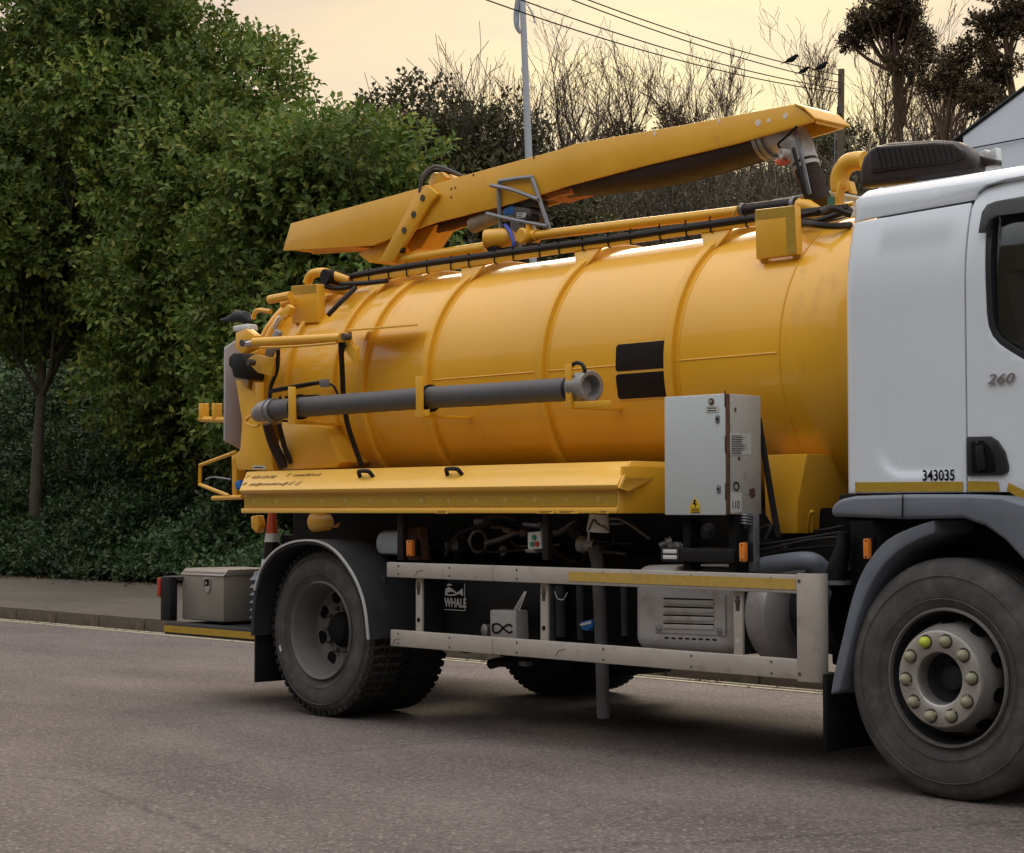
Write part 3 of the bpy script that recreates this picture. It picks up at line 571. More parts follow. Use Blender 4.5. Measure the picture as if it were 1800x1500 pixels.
def onTank(x, z, off=0.):
    a_ = math.asin(max(-1, min(1, (z - TZ) / (TR + off)))); return Vector((x, TY - (TR + off) * math.cos(a_), TZ + (TR + off) * math.sin(a_)))
def patch(name, x0, x1, z0, z1, off, m, par, rad=.02):
    b_ = MB(); n_ = 10; k = []
    cs = []
    for cx, cz, a0 in ((x1 - rad, z1 - rad, 0), (x0 + rad, z1 - rad, 90), (x0 + rad, z0 + rad, 180), (x1 - rad, z0 + rad, 270)):
        for q in range(5): an = D2R(a0 + q * 22.5); cs.append((cx + rad * math.cos(an), cz + rad * math.sin(an)))
    c = ((x0 + x1) / 2, (z0 + z1) / 2); rows = 5
    for i in range(rows + 1):
        f_ = i / rows; ring_ = [onTank(c[0] + (p[0] - c[0]) * f_, c[1] + (p[1] - c[1]) * f_, off) for p in cs]; b_.v += [tuple(p) for p in ring_]
    m_ = len(cs)
    for i in range(rows):
        for j in range(m_): j2 = (j + 1) % m_; b_.f.append((i * m_ + j, i * m_ + j2, (i + 1) * m_ + j2, (i + 1) * m_ + j))
    o_ = b_.build(name, m, par, smooth=False); o_.data.shade_smooth(); return o_
for x0, x1 in ((2.5, 3.18), (.52, 1.44), (1.53, 2.4)):
    MB().tube([onTank(x0, 2.04, .0), onTank(x1, 2.04, .0)], .0045, 6).build('weld', M['yellow'], tank)
xa = P(1084, 630, .49).x; xb = 2.428
for (ya, yb) in ((603, 651), (656, 700)):
    zt = P(1120, ya, .49).z; zl = P(1120, yb, .49).z
    patch('black_panel', xa, xb, zl, zt, .006, M['panel'], tank); patch('panel_edge', xa - .008, xb, zl - .008, zt + .008, .003, M['lid'], tank)
# door clamps and small gussets on the shell
for an in (20, 62, 118, 160, 200, 245, 300, 340):
    a_ = D2R(an); c = Vector((-1.33, TY - .83 * math.cos(a_), TZ + .83 * math.sin(a_))); rdir = Vector((0, -math.cos(a_), math.sin(a_)))
    MB().bar(c + Vector((-.07, 0, 0)), c + Vector((.08, 0, 0)), .05, .06, rdir).build('door_clamp', M['yellow'], tank, .006)
# --- chassis
ch = MB()
for y_ in (.83, 1.60): ch.box((-1.5, y_, .82), (5.6, y_ + .07, 1.08))
for x_ in (-1.3, -.3, .6, 1.6, 2.6, 3.5): ch.box((x_, .9, .88), (x_ + .08, 1.6, 1.02))
chs = ch.build('chassis', M['dark'], T, .006)
MB().tube([(0.02, .4, .52), (0.02, 2.1, .52)], .075, 16).build('rear_axle', M['dark'], chs)
MB().lathe((.02, 1.2, .52), (0, 1, 0), [(-.2, .05), (-.14, .16), (0, .2), (.14, .16), (.2, .05)], 24).build('differential', M['dark'], chs)
MB().tube([(4.48, .4, .45), (4.48, 2.1, .45)], .06, 12).build('front_axle', M['dark'], chs)
MB().tube([(.2, 1.25, .56), (3.4, 1.25, .8)], .06, 12).build('drive_shaft', M['dark'], chs)
u = MB(); u.box((.72, 1.75, .5), (2.2, 2.4, 1.16)); u.box((2.5, 1.8, .36), (3.7, 2.42, 1.0)); u.box((.7, 2.38, .40), (3.8, 2.42, .56)); u.box((-1.2, .7, 1.0), (3.5, 1.9, 1.26)); u.box((2.9, .55, .62), (3.85, 1.95, 1.1)); u.box((3.75, .3, .5), (5.4, 2.2, 1.25)); u.build('underbody', M['dark'], T, .02)  # far-side rail and low boxes also added to block light under the truck
MB().box((.78, .36, .47), (1.62, 1.1, .92)).build('water_tank', M['black'], T, .03)
MB().box((1.66, .5, .5), (2.62, 1.3, 1.0)).build('hose_locker', M['dark'], T, .03)
MB().box((.55, .75, .55), (.80, .95, 1.2)).build('spring_hanger', M['dark'], T, .02)
for (px_, a1, a2, yy) in ((703, 905, 985, .12), (958, 905, 985, .12)):
    MB().prism([P(px_ - 5, a1, yy), P(px_ + 5, a1, yy), P(px_ + 5, a2, yy), P(px_ - 5, a2, yy)], (0, .04, 0)).build('locker_support', M['rub2'], T, .003)
# --- side locker
x0, x1 = -.805, 2.51
lk = MB().box((x0, .03, 1.232), (x1, .55, 1.38)).build('side_locker', M['lid'], T, .006)
xl0 = P(422, 859, -.005).x; xl1 = P(1086, 852, -.005).x; xu0 = P(434, 828, .16).x; xu1 = P(1106, 813, .16).x
zlo, zup = 1.378, P(760, 820, .16).z
lid = MB().prism([(xl0, -.012, zlo), (xl1, -.012, zlo), (xu1, .16, zup), (xu0, .16, zup)], (0, .012, -.022)).build('lid', M['lid'], lk, .004)
MB().box((x0 + .005, .012, 1.3765), (x1 - .005, .05, 1.3805)).build('lid_gap', M['ink'], lk)
LN = Vector((0, -(zup - zlo), .172)).normalized()
MB().box((x0 + .01, .16, 1.38), (x1 - .02, .55, zup - .022)).build('locker_top', M['yellow'], lk, .004)
MB().prism([(xl1, -.008, 1.36), (xl1 + .0, .0, zlo + .0), (xu1, .16, zup), (xu1, .62, zup), (xu1, .16, 1.345), (xl1 + .02, .05, 1.345)], (.012, 0, 0)).build('end_bracket', M['lid'], lk, .003)
MB().box((x1 - .015, .06, 1.234), (x1 + .004, 1.0, zup - .03)).build('end_panel', M['yellow'], lk, .003)
for (za, zc_, pr_) in ((1.352, 1.376, .018), (1.232, 1.262, .022)): MB().box((x0 - .004, .03 - pr_, za), (x1 + .004, .03, zc_)).build('ledge', M['lid'], lk, .006)
MB().box((x0 + .01, .024, 1.270), (x1 - .01, .0295, 1.338)).build('reflective_strip', M['retro'], lk)
for i in range(14):
    xx = x0 + .12 + i * .235; MB().prism([(xx + .016 * math.cos(k * math.pi / 3), .0235, 1.304 + .016 * math.sin(k * math.pi / 3)) for k in range(6)], (0, .001, 0)).build('strip_mark', M['retro2'], lk, smooth=False)
for px_ in (641, 796):
    c = P(px_, 836, .07); X = Vector((1, 0, 0)); zz = lambda y_: zlo + (y_ + .012) / .172 * (zup - zlo)
    yb = .085; B0 = Vector((c.x - .062, yb, zz(yb))); B1 = Vector((c.x + .062, yb, zz(yb)))
    MB().tube(spline([B0, B0 + LN * .035 + X * .012, B0 + LN * .042 + X * .035, B1 + LN * .042 - X * .035, B1 + LN * .035 - X * .012, B1], 5), .0125, 10).build('handle', M['black'], lk)
UPL = Vector((0, .172, zup - zlo)).normalized()
def lidtext(s_, px_, py_, size, shear=.25):
    # a print on the sloping lid
    best = None
    for k in range(60):
        y_ = -.01 + .17 * k / 59; q = P(px_, py_, y_)
        if best is None or abs(q.z - zz(y_)) < best[0]: best = (abs(q.z - zz(y_)), Vector((q.x, y_, zz(y_))))
    text('lettering', s_, size, M['inkb'], lk, best[1] + LN * .002, (1, 0, 0), UPL, .0006, shear)
    return best[1] + LN * .002
lidtext('0330 1234 202', 441, 842, .042); lidtext('connectltd.co.uk', 514, 838, .042); lidtext('sales@connectltd.co.uk', 436, 854, .042)
for (px_, py_) in ((436, 838), (508, 835), (430, 851), (501, 851), (513, 850), (525, 850)):
    best = lidtext('', px_, py_, .01); r0 = .022 if px_ > 495 and px_ < 530 and py_ > 845 else .017
    b_ = MB(); n_ = 20
    for r_ in (r0, r0 * .78):
        for k in range(n_): an = 2 * math.pi * k / n_; b_.v.append(tuple(best + Vector((1, 0, 0)) * (r_ * (math.cos(an) + .25 * math.sin(an))) + UPL * (r_ * math.sin(an)) + LN * .0005))
    for k in range(n_): k2 = (k + 1) % n_; b_.f.append((k, k2, n_ + k2, n_ + k))
    b_.build('icon', M['inkb'], lk, smooth=False)
    text('icon', {436: '~', 508: '>', 430: '@', 501: 'f', 513: 'y', 525: 'o'}[px_], .028, M['inkb'], lk, best - UPL * .009 - Vector((.007, 0, 0)), (1, 0, 0), UPL, .0006, .2)
def sticker(name, px_, py_, wpx, hpx, y_, par, m='paper', lines=0, ink='ink', fs=None, txt=None):
    o_ = plate(name, [(px_, py_), (px_ + wpx, py_), (px_ + wpx, py_ + hpx), (px_, py_ + hpx)], y_ - .002, .0015, M[m], par, 0, smooth=False)
    for k in range(lines):
        a_ = py_ + hpx * (k + .6) / (lines + .4); wr = rnd.uniform(.45, .85)
        plate('print_line', [(px_ + wpx * .1, a_), (px_ + wpx * (.1 + wr * .9), a_), (px_ + wpx * (.1 + wr * .9), a_ + hpx * .28 / max(1, lines)), (px_ + wpx * .1, a_ + hpx * .28 / max(1, lines))], y_ - .003, .0008, M[ink], par, 0, smooth=False)
    return o_
for a_, b_, c_ in ((766, 21, 2), (944, 30, 2), (979, 38, 2), (1052, 18, 2)): sticker('warning_label', a_, 897, b_, 6, .007, lk, 'lid', c_)
sticker('maker_label', 444, 818.5, 22, 6, .3, T, 'paper', 1)
# --- control cabinet
cx0, cx1 = P(1170, 800, .05).x, P(1280, 800, .05).x; cz0, cz1 = 1.228, 1.812
cb = MB().box((cx0, .062, cz0), (cx1, .30, cz1)).build('control_cabinet', M['cabinetside'], T, .005)
MB().box((cx0 - .004, .045, cz0 - .004), (cx1 - .016, .061, cz1 + .002)).build('door', M['cabinet'], cb, .006)
MB().box((cx1 - .016, .05, cz0), (cx1 + .002, .064, cz1)).build('rusty_edge', M['rust'], cb, .003)
for zz_ in (.55, .1, .33): MB().box((cx1 - .02, .046, cz0 + zz_ - .03), (cx1 - .012, .05, cz0 + zz_ + .05)).build('rust_patch', M['rust'], cb, .001)
for q in ((1262, 737), (1264, 860)):
    c = P(*q, .045); MB().prism([c + Vector((.0125 * math.cos(k * math.pi / 8), -.006, .0125 * math.sin(k * math.pi / 8) + (.008 if 0 < k < 8 else -.008 if k > 8 else 0))) for k in range(16)], (0, .007, 0)).build('latch', M['steel'], cb, .001)
    MB().disc(c + Vector((0, -.009, 0)), (0, 1, 0), .006, .004, 10).build('keyhole', M['ink'], cb)
c = P(1251, 706, .045); MB().disc(c + Vector((0, -.007, 0)), (0, 1, 0), .016, .008, 16).build('knob', M['rust'], cb); MB().disc(c + Vector((0, -.01, 0)), (0, 1, 0), .008, .004, 12).build('knob_centre', M['silver'], cb)
sticker('cabinet_label', 1241, 714, 22, 11, .044, cb, 'paper', 2)
tri = [(1221, 874), (1228, 884), (1230, 888), (1231, 902), (1212, 902), (1213, 890)]
plate('hazard_sign', tri, .0425, .002, M['hazard'], cb, 0, smooth=False)
plate('lightning_bolt', [(1220, 878), (1223, 880), (1221, 885), (1225, 885), (1221, 893), (1222, 887), (1218, 887)], .041, .001, M['ink'], cb, 0, smooth=False)
for a_ in (894, 897, 900): plate('print_line', [(1215, a_), (1229, a_), (1229, a_ + 1.2), (1215, a_ + 1.2)], .041, .001, M['ink'], cb, 0, smooth=False)
def side(name, pts, m, par, off=.002): return MB().prism([PX(a_, b_, cx1 + off) for a_, b_ in pts], (-.001, 0, 0)).build(name, M[m], par, 0, smooth=False)
side('notice', [(1283, 762), (1320, 762), (1320, 799), (1284, 801)], 'paper', cb)
for k in range(11): a_ = 766 + k * 3.1; side('print_line', [(1286, a_), (1286 + rnd.uniform(14, 30), a_), (1304, a_ + 1.3), (1286, a_ + 1.3)], 'ink', cb, .003)
side('voltage_label', [(1284, 866), (1304, 866), (1304, 900), (1284, 902)], 'paper', cb)
q = PX(1286, 894, cx1 + .003); text('lettering', '110', .055, M['ink'], cb, q, (0, 1, 0), (0, 0, 1), .0006, 0, .75)
side('rust_patch', [(1318, 860), (1326, 858), (1328, 872), (1322, 877), (1317, 870)], 'rust', cb)
side('rust_patch', [(1291, 718), (1294, 716), (1295, 722), (1292, 725)], 'rust', cb); side('rust_patch', [(1297, 803), (1302, 804), (1301, 810), (1298, 809)], 'rust', cb)
c = PX(1294, 855, cx1 + .001); MB().lathe(c, (1, 0, 0), [(0, .022), (.003, .022), (.003, .016), (0, .016)], 20, True).build('dial_ring', M['ink'], cb)
tubepx('diagonal_strut', [(1333, 735, .36), (1368, 945, .36)], .016, M['black'], T, 8)
for x_ in (cx0 + .05, cx1 - .06): MB().box((x_, .12, .95), (x_ + .05, .2, cz0)).build('cabinet_leg', M['dark'], T, .004)
MB().box((cx1 - .02, .22, .95), (cx1 + .02, .26, cz0)).build('cabinet_leg', M['steel'], T, .004)
for k in range(4): tubepx('coiled_cable', [(1290, 908 + 5 * k, .2), (1305, 905 + 5 * k, .15), (1320, 907 + 5 * k, .2), (1326, 911 + 5 * k, .26)], .005, M['steel'], T, 6)
tubepx('cable', [(1312, 905, .2), (1310, 925, .18), (1300, 940, .25), (1290, 948, .35)], .010, M['hose'], T, 8)
# --- tank saddles
for pts in ([(1342, 800), (1419, 798), (1403, 880), (1400, 938), (1366, 938), (1345, 905)],):
    plate('tank_saddle', pts, .52, .5, M['yellow'], T, .006)
plate('tank_saddle', [(496, 742), (570, 750), (600, 812), (590, 822), (496, 826), (488, 790)], .42, .5, M['yellow'], T, .006)
plate('lower_skirt', [(414, 668), (425, 740), (422, 790), (414, 800), (416, 826), (480, 828), (470, 745), (445, 690)], .42, .05, M['yellow'], T, .006)
plate('skirt_slot', [(448, 672), (460, 672), (462, 745), (452, 735)], .40, .02, M['tank'], T, .002)
plate('rear_frame_post', [(407, 795), (415, 795), (416, 872), (408, 872)], .5, .08, M['yellow'], T, .003)
tubepx('rope_hook', [(1420, 936, .5), (1422, 915, .45), (1426, 900, .42), (1430, 905, .45), (1428, 935, .5)], .008, M['yellow'], T, 6)
# --- top rail with hose and cable ties
R0, R1 = P(603, 495, .88), P(1330, 391, .88); zr = (R0.z + R1.z) / 2
rl = MB().box((R0.x, .86, zr - .022), (R1.x + .3, .885, zr + .022)).build('cable_rail', M['yellow'], T, .004)
for i in range(18):
    x_ = R0.x + .12 + (R1.x - R0.x) * (i / 18.) + rnd.uniform(-.03, .03)
    MB().tube([(x_, .862, zr + .062), (x_, .853, zr + .045), (x_ + .008, .853, zr - .024), (x_ + .012, .87, zr - .03)], .0045, 5).build('cable_tie', M['ink'], rl)
for x_ in (-.47, .46, 1.47, 2.46):
    MB().prism([(x_ - .12, .87, zr - .02), (x_ + .1, .87, zr - .02), (x_ + .03, .80, tz(.80) - .0), (x_ - .03, .80, tz(.80))], (0, .02, 0)).build('rail_bracket', M['yellow'], rl, .002)
MB().tube(spline([P(607, 489, .87), P(650, 480, .87), P(771, 461, .87), P(872, 447.5, .87), P(980, 433, .87), P(1093, 418, .87), P(1193, 403, .87), P(1327, 384, .87), P(1420, 374, .9), P(1492, 366, .95)], 6), .024, 10).build('hydraulic_hose', M['rub2'], T)
tubepx('hydraulic_hose', [(617, 492, .9), (740, 466, .93), (900, 442, .95), (1000, 429, .96)], .016, M['hose'], T, 8)
for a_ in ([(1404, 379, .85), (1440, 372, .9), (1470, 366, .9), (1495, 372, 1.0)], [(1404, 392, .8), (1440, 396, .75), (1470, 398, .8), (1495, 396, .9)], [(1404, 396, .85), (1440, 388, .85), (1475, 376, .9), (1495, 370, 1.)], [(1440, 374, .7), (1460, 366, .8), (1495, 378, .9)], [(1404, 386, 1.), (1450, 392, 1.), (1495, 384, 1.1)]): tubepx('hydraulic_hose', a_, .017, M['rub2'], T, 8)
# yellow pipes on top
pw = tubepx('suction_pipe', [(700, 458, 1.05), (856, 435, 1.05)], .036, M['yellow'], T, 14)
pv = tubepx('delivery_pipe', [(945, 414, 1.0), (1307, 371, 1.0)], .030, M['yellow'], T, 14)
tubepx('rubber_sleeve', [(1306, 371, 1.0), (1400, 359, 1.0)], .037, M['rub2'], T, 14)
for a_ in (1308, 1398): c = P(a_, 371 - (a_ - 1306) * .128, 1.0); MB().lathe(c, (1, -.02, .0), [(-.012, .035), (-.012, .042), (.012, .042), (.012, .035)], 20, True).build('hose_clamp', M['steel'], pv)
MB().tube([P(1403, 361, 1.0), P(1420, 364, 1.0), P(1445, 374, 1.0)], [.036, .04, .022], 14).build('pipe_cone', M['yellow'], T)
tubepx('loose_strap', [(1288, 380, .95), (1293, 372, .95), (1298, 362, .95)], .007, M['retro2'], T, 6)
for (a_, b_) in ((1459, 347), (1463, 347)): tubepx('green_fitting', [(a_, b_, .95), (a_ + 1, b_ + 18, .95)], .014, mat('green_fitting', (.05, .18, .11), .5), T, 10)
wb = P(1357, 352, 1.5)
MB().prism([P(1357, 356, 1.25), P(1450, 338, 1.25), P(1452, 372, 1.25), P(1380, 380, 1.25)], (0, .55, 0)).build('white_top_box', M['wht'], T, .01)
MB().prism([P(1355, 352, 1.22), P(1453, 334, 1.22), P(1453, 338, 1.22), P(1355, 356, 1.22)], (0, .6, 0)).build('box_lid', M['wht'], T, .003)
# --- amber boxes with reflective tape
def lampbox(front, y_, dep, tape):
    o_ = MB().prism([P(a_, b_, y_) for a_, b_ in front], (0, dep, 0)).build('tape_box', M['yellow'], T, .006)
    for tp in tape: plate('reflective_tape', tp, y_ - .002, .0015, M['retro'], o_, 0, smooth=False)
    return o_
lampbox([(1326, 369), (1397, 361), (1401, 447), (1329, 456)], .62, .05, [[(1327, 370), (1396, 362), (1397, 379), (1327, 387)], [(1381, 381), (1397, 379), (1400, 446), (1383, 448)]])
lampbox([(511, 503), (556, 499), (558, 567), (513, 569)], .62, .07, [[(512, 504), (555, 500), (556, 514), (512, 519)]])
for a_, b_ in ((1332, 457), (1390, 450)): plate('box_bracket', [(a_, b_ - 8), (a_ + 14, b_ - 10), (a_ + 18, b_ + 6), (a_ + 2, b_ + 2)], .66, .02, M['yellow'], T, .002)
plate('box_bracket', [(550, 558), (572, 560), (566, 572), (545, 570)], .66, .03, M['yellow'], T, .002)
# --- yellow hooked pipe behind the cab
tubepx('hooked_pipe', [(1477, 335, 1.0), (1476, 312, 1.0), (1485, 293, 1.0), (1500, 284, 1.0), (1520, 283, 1.0)], .05, M['yellow'], T, 16)
plate('pipe_bracket', [(1472, 320), (1477, 320), (1472, 366), (1464, 366)], .95, .05, M['yellow'], T, .004); plate('pipe_bracket', [(1486, 318), (1492, 318), (1498, 340), (1492, 340)], .95, .05, M['yellow'], T, .004)
tubepx('pipe_bracket', [(1464, 364, .95), (1500, 358, .95)], .012, M['yellow'], T, 8)
# --- boom
BY, BW = 1.02, .26
top = [(511, 393), (737, 331), (810, 310), (980, 264), (1010, 253), (1200, 220), (1397, 183), (1430, 209)]
bot = [(1427, 214), (1403, 222), (1293, 253), (1127, 293), (1000, 326), (900, 358), (766, 391), (723, 406), (690, 418), (653, 432), (606, 434.6), (497, 441)]
bm = MB().prism([P(a_, b_, BY) for a_, b_ in top + bot], (0, .02, 0)).build('boom', M['yellow'], T, .003)
MB().prism([P(a_, b_, BY) + Vector((0, BW, 0)) for a_, b_ in top + bot], (0, .02, 0)).build('far_side_plate', M['yellow'], bm, .003)
tp = MB()
for i in range(len(top) - 1):
    a_ = P(*top[i], BY) - UPZ * .022; b_ = P(*top[i + 1], BY) - UPZ * .022; tp.prism([a_ + Vector((0, .021, 0)), b_ + Vector((0, .021, 0)), b_ + Vector((0, .021, .02)), a_ + Vector((0, .021, .02))], (0, BW - .022, 0))
tp.build('top_plate', M['yellow'], bm)
a_ = P(500, 437, BY); b_ = P(606, 432, BY); MB().prism([a_ + Vector((.01, .021, 0)), b_ + Vector((0, .021, 0)), b_ + Vector((0, .021, .01)), a_ + Vector((.01, .021, .01))], (0, BW - .022, 0)).build('bottom_plate', M['yellow'], bm)
a_ = P(511, 395, BY); b_ = P(498, 439, BY); MB().prism([a_ + Vector((.002, .021, 0)), b_ + Vector((.002, .021, 0)), b_ + Vector((.02, .021, 0)), a_ + Vector((.02, .021, 0))], (0, BW - .022, 0)).build('end_plate', M['yellow'], bm)
cap = [P(1397, 183, BY), P(1458, 224, BY), P(1458, 228, BY)]
MB().prism([P(1396, 181.5, BY - .01), P(1413, 188, BY - .01), P(1433, 207, BY - .01), P(1431, 210, BY - .01), P(1412, 192, BY - .01), P(1396, 184, BY - .01)], (0, BW + .05, 0)).build('nose_cap', M['yellow'], bm, .003)
for a_, b_, r_ in ((1150, 235, .012), (1263, 213, .012), (1332, 216, .02), (1351, 212, .013), (1380, 204, .017)):
    MB().disc(P(a_, b_, BY - .002), (0, 1, 0), r_, .003, 14).build('bolt_hole', mat('pale_hole', (.8, .74, .6), .6) if 'pale_hole' not in bpy.data.materials else bpy.data.materials['pale_hole'], bm)
for a_, b_ in ((793, 332), (800, 330), (832, 308), (793, 347), (938, 277)): MB().disc(P(a_, b_, BY - .002), (0, 1, 0), .008, .003, 8).build('bolt_hole', M['bolt'], bm)
st = plate('lift_strap', [(737, 329), (750, 325), (769, 341), (757, 356), (690, 460), (666, 460)], BY - .035, .03, M['yellow'], bm, .004)
for a_, b_ in ((742, 348), (726, 377), (709.6, 405)): MB().disc(P(a_, b_, BY - .042), (0, 1, 0), .022, .01, 12).build('bolt', M['bolt'], st)
plate('boom_pedestal', [(628, 446), (690, 420), (712, 410), (690, 462), (648, 462)], BY + .06, .2, M['yellow'], T, .006)
plate('boom_pedestal', [(721, 407), (767, 395), (740, 436), (721, 444), (712, 430)], BY + .12, .18, M['yellow'], T, .006)
plate('pivot_lug', [(752, 318), (760, 304), (776, 302), (786, 312), (768, 330), (770, 341), (757, 340)], BY + .05, .2, M['yellow'], bm, .01)
tubepx('pivot_hose', [(738, 338, BY - .03), (742, 312, BY - .04), (757, 296, BY), (775, 294, BY + .03), (812, 309, BY + .08)], .012, M['hose'], bm, 8); tubepx('pivot_hose', [(742, 336, BY - .01), (747, 314, BY), (762, 300, BY + .05), (790, 303, BY + .1), (812, 310, BY + .12)], .012, M['rub2'], bm, 8)
tubepx('boom_hose', [(708, 443, 1.0), (709, 432, 1.02), (716, 416, 1.05), (728, 404, 1.08)], .02, M['rub2'], T, 10)
MB().tube([P(722, 412, 1.2), P(830, 385, 1.2), P(900, 364, 1.2)], .04, 12).build('lift_ram', M['rust'], bm)
tubepx('grey_sleeve', [(832, 396, 1.1), (876, 376, 1.1)], .055, mat('canvas_sleeve', (.30, .25, .19), .8, var=.15, vs=12), T, 14)
# big flexible hose hanging under the boom
MB().tube(spline([P(1000, 320, BY + .13), P(1070, 309, BY + .13), P(1130, 301, BY + .13), P(1200, 288, BY + .13), P(1280, 266, BY + .13), P(1345, 246, BY + .13)], 8), [.10] * 6 + [.115] * 35, 20).build('flexible_hose', M['brhose'], bm)
for a_, b_ in ((1347, 245), (1356, 242)):
    c = P(a_, b_, BY + .13); d_ = (P(1356, 242, BY + .13) - P(1320, 254, BY + .13)).normalized(); MB().lathe(c, d_, [(-.013, .116), (-.013, .124), (.013, .124), (.013, .116)], 28, True).build('steel_band', M['box'], bm)
el_ = [P(1340, 248, BY + .13), P(1362, 240, BY + .13), P(1385, 240, BY + .13), P(1402, 256, BY + .13), P(1413, 282, BY + .13)]
MB().tube(spline(el_, 7), [.105 - .033 * (i / 28) + .008 * math.sin(i / 28 * math.pi) for i in range(29)], 20).build('elbow', M['silver'], bm)
dh = MB(); c0_, c1_ = P(1412, 278, BY + .13), P(1441, 358, BY + .13); d_ = (c1_ - c0_)
dh.tube([c0_ + d_ * (i / 44) for i in range(45)], [.066 + (.004 if i % 2 else 0) for i in range(45)], 20); dhh = dh.build('ribbed_drop_hose', M['brhose'], bm)
for k in (.06, .2): c = c0_ + d_ * k; MB().lathe(c, d_, [(-.011, .066), (-.011, .077), (.011, .077), (.011, .066)], 28, True).build('steel_band', M['edge'], bm)
MB().bar(P(1398, 225, BY + .06), P(1424, 342, BY + .05), .014, .02, (1, 0, 0)).build('guide_bar', M['steel'], bm, .003); MB().bar(P(1394, 260, BY + .0), P(1416, 342, BY + .0), .012, .02, (1, 0, 0)).build('guide_bar', M['black'], bm, .003)
tubepx('lamp_cable', [(1401, 222, BY), (1385, 238, BY), (1368, 254, BY + .02), (1376, 264, BY + .02), (1377, 268, BY + .02)], .006, M['ink'], bm, 6)
MB().lathe(P(1381, 270, BY), (-.4, -1, -.1), [(-.02, .0), (-.02, .022), (.03, .028), (.03, .02), (.022, 0)], 16).build('work_lamp', M['silver'], bm)
MB().prism([P(1359, 286, BY), P(1371, 278, BY), P(1388, 283, BY), P(1374, 292, BY)], (0, .02, 0)).build('orange_reflector', M['corange'], bm, .002)
plate('cradle', [(962, 335), (1008, 322), (1002, 340), (975, 346), (960, 352)], BY + .05, .2, mat('boom_cradle', (.45, .17, .04), .5, dirt=((.12, .05, .03), .5, 12)), bm, .004)
# --- valve and actuator on top of the tank
av = MB().tube(spline([P(880, 402, 1.0), P(877, 350, 1.0), P(878, 322, 1.0), P(884, 318, 1.0), P(930, 312, 1.0), P(936, 316, 1.0), P(948, 350, 1.0), P(966, 405, 1.0)], 6), .014, 8).build('guard_frame', M['steel'], T)
tubepx('guard_bar', [(862, 326, .98), (900, 334, .98), (946, 351, .98)], .013, M['steel'], av, 8); tubepx('guard_bar', [(856, 376, .98), (900, 386, .98), (962, 398, .98)], .013, M['steel'], av, 8)
for q in ((885, 370, 893, 342, .0), (940, 400, 925, 345, .1)): tubepx('guard_bar', [(q[0], q[1] + 20, 1.25), (q[2], q[3], 1.25)], .012, M['steel'], av, 8)
act = plate('actuator', [(884, 366), (897, 359), (903, 361), (905, 378), (884, 381), (881, 374)], 1.04, .16, M['blue'], T, .02)
plate('motor_body', [(902, 361), (930, 366), (934, 374), (932, 388), (900, 383)], 1.04, .15, mat('motor_grey', (.10, .085, .085), .5), act, .015)
sticker('rating_label', 908, 374, 17, 9, 1.035, act, 'paper', 2)
plate('gearbox', [(888, 344), (906, 338), (936, 348), (938, 364), (924, 366), (888, 358)], 1.06, .14, M['bolt'], act, .012)
plate('cover', [(903, 334), (912, 333), (940, 345), (940, 350), (905, 344)], 1.05, .16, M['ally'], act, .005)
MB().lathe(P(933, 384, 1.0), (0, -1, 0), [(-.05, .03), (.02, .03), (.03, .02), (.03, 0)], 14).build('solenoid', M['black'], act)
MB().tube([P(909, 386, 1.08), P(909, 440, 1.08)], [.045, .03], 12).build('valve_stem', M['steel'], T)
MB().lathe(P(862, 420, .95), (1, .45, .02), [(-.03, .045), (-.03, .06), (.0, .062), (.08, .062), (.13, .055), (.17, .03), (.17, 0)], 24).build('filter_bowl', M['yellow'], T)
MB().lathe(P(862, 420, .95), (1, .45, .02), [(-.02, .05), (-.02, 0)], 24).build('bowl_mouth', M['ink'], T)
MB().lathe(P(925, 416, .98), (0, -1, .0), [(-.08, .03), (-.08, .05), (.04, .05), (.05, .04), (.05, 0)], 20).build('valve_body', M['yellow'], T)
tubepx('valve_neck', [(931, 394, 1.0), (931, 416, 1.0)], .026, M['yellow'], T, 12); MB().tube([P(925, 416, 1.), P(945, 414, 1.)], [.035, .04], 14).build('pipe_collar', M['yellow'], T)
tubepx('blue_hose', [(888, 396, .98), (897, 408, .96), (902, 425, .95), (903, 434, .95)], .013, mat('blue_hose', (.04, .07, .38), .4), T, 8)
plate('black_foot', [(924, 427), (941, 427), (940, 433), (925, 433)], .95, .06, M['black'], T, .003); plate('black_foot', [(850, 430), (872, 434), (872, 442), (857, 443)], .93, .06, M['black'], T, .006)
# --- rear door gear: ram, brackets, hoses
rm = tubepx('door_ram', [(447, 602, .24), (600, 594, .24)], .030, M['yellow'], T, 16)
tubepx('ram_rod', [(425, 606, .24), (448, 602, .24)], .018, M['chrome'], rm, 12)
for a_, b_, r_ in ((424, 603, .022), (603, 592, .022), (436, 637, .022)): MB().disc(P(a_, b_, .215), (0, 1, 0), r_, .05, 14).build('pivot_pin', M['bolt'], rm)
tubepx('ram_pipe', [(458, 611, .22), (520, 609, .22), (592, 603, .22)], .009, M['yellow'], rm, 8)
plate('ram_bracket', [(598, 586), (612, 583), (614, 600), (626, 612), (625, 643), (612, 625), (598, 604)], .27, .03, M['yellow'], T, .004)
MB().prism([P(610, 583, .26), P(735, 573, .46), P(735, 573, .52), P(612, 582, .52)], (0, 0, .012)).build('fin_plate', M['yellow'], T, .002)
plate('lever_plate', [(432, 634), (446, 622), (470, 628), (484, 628), (476, 662), (452, 655)], .30, .03, M['yellow'], T, .006)
plate('lever_plate', [(414, 585), (432, 578), (448, 590), (446, 612), (424, 622), (413, 612)], .28, .06, M['yellow'], T, .006)
plate('lever_plate', [(474, 595), (482, 578), (492, 583), (488, 600), (470, 640), (458, 640)], .34, .03, M['ally'], T, .01)
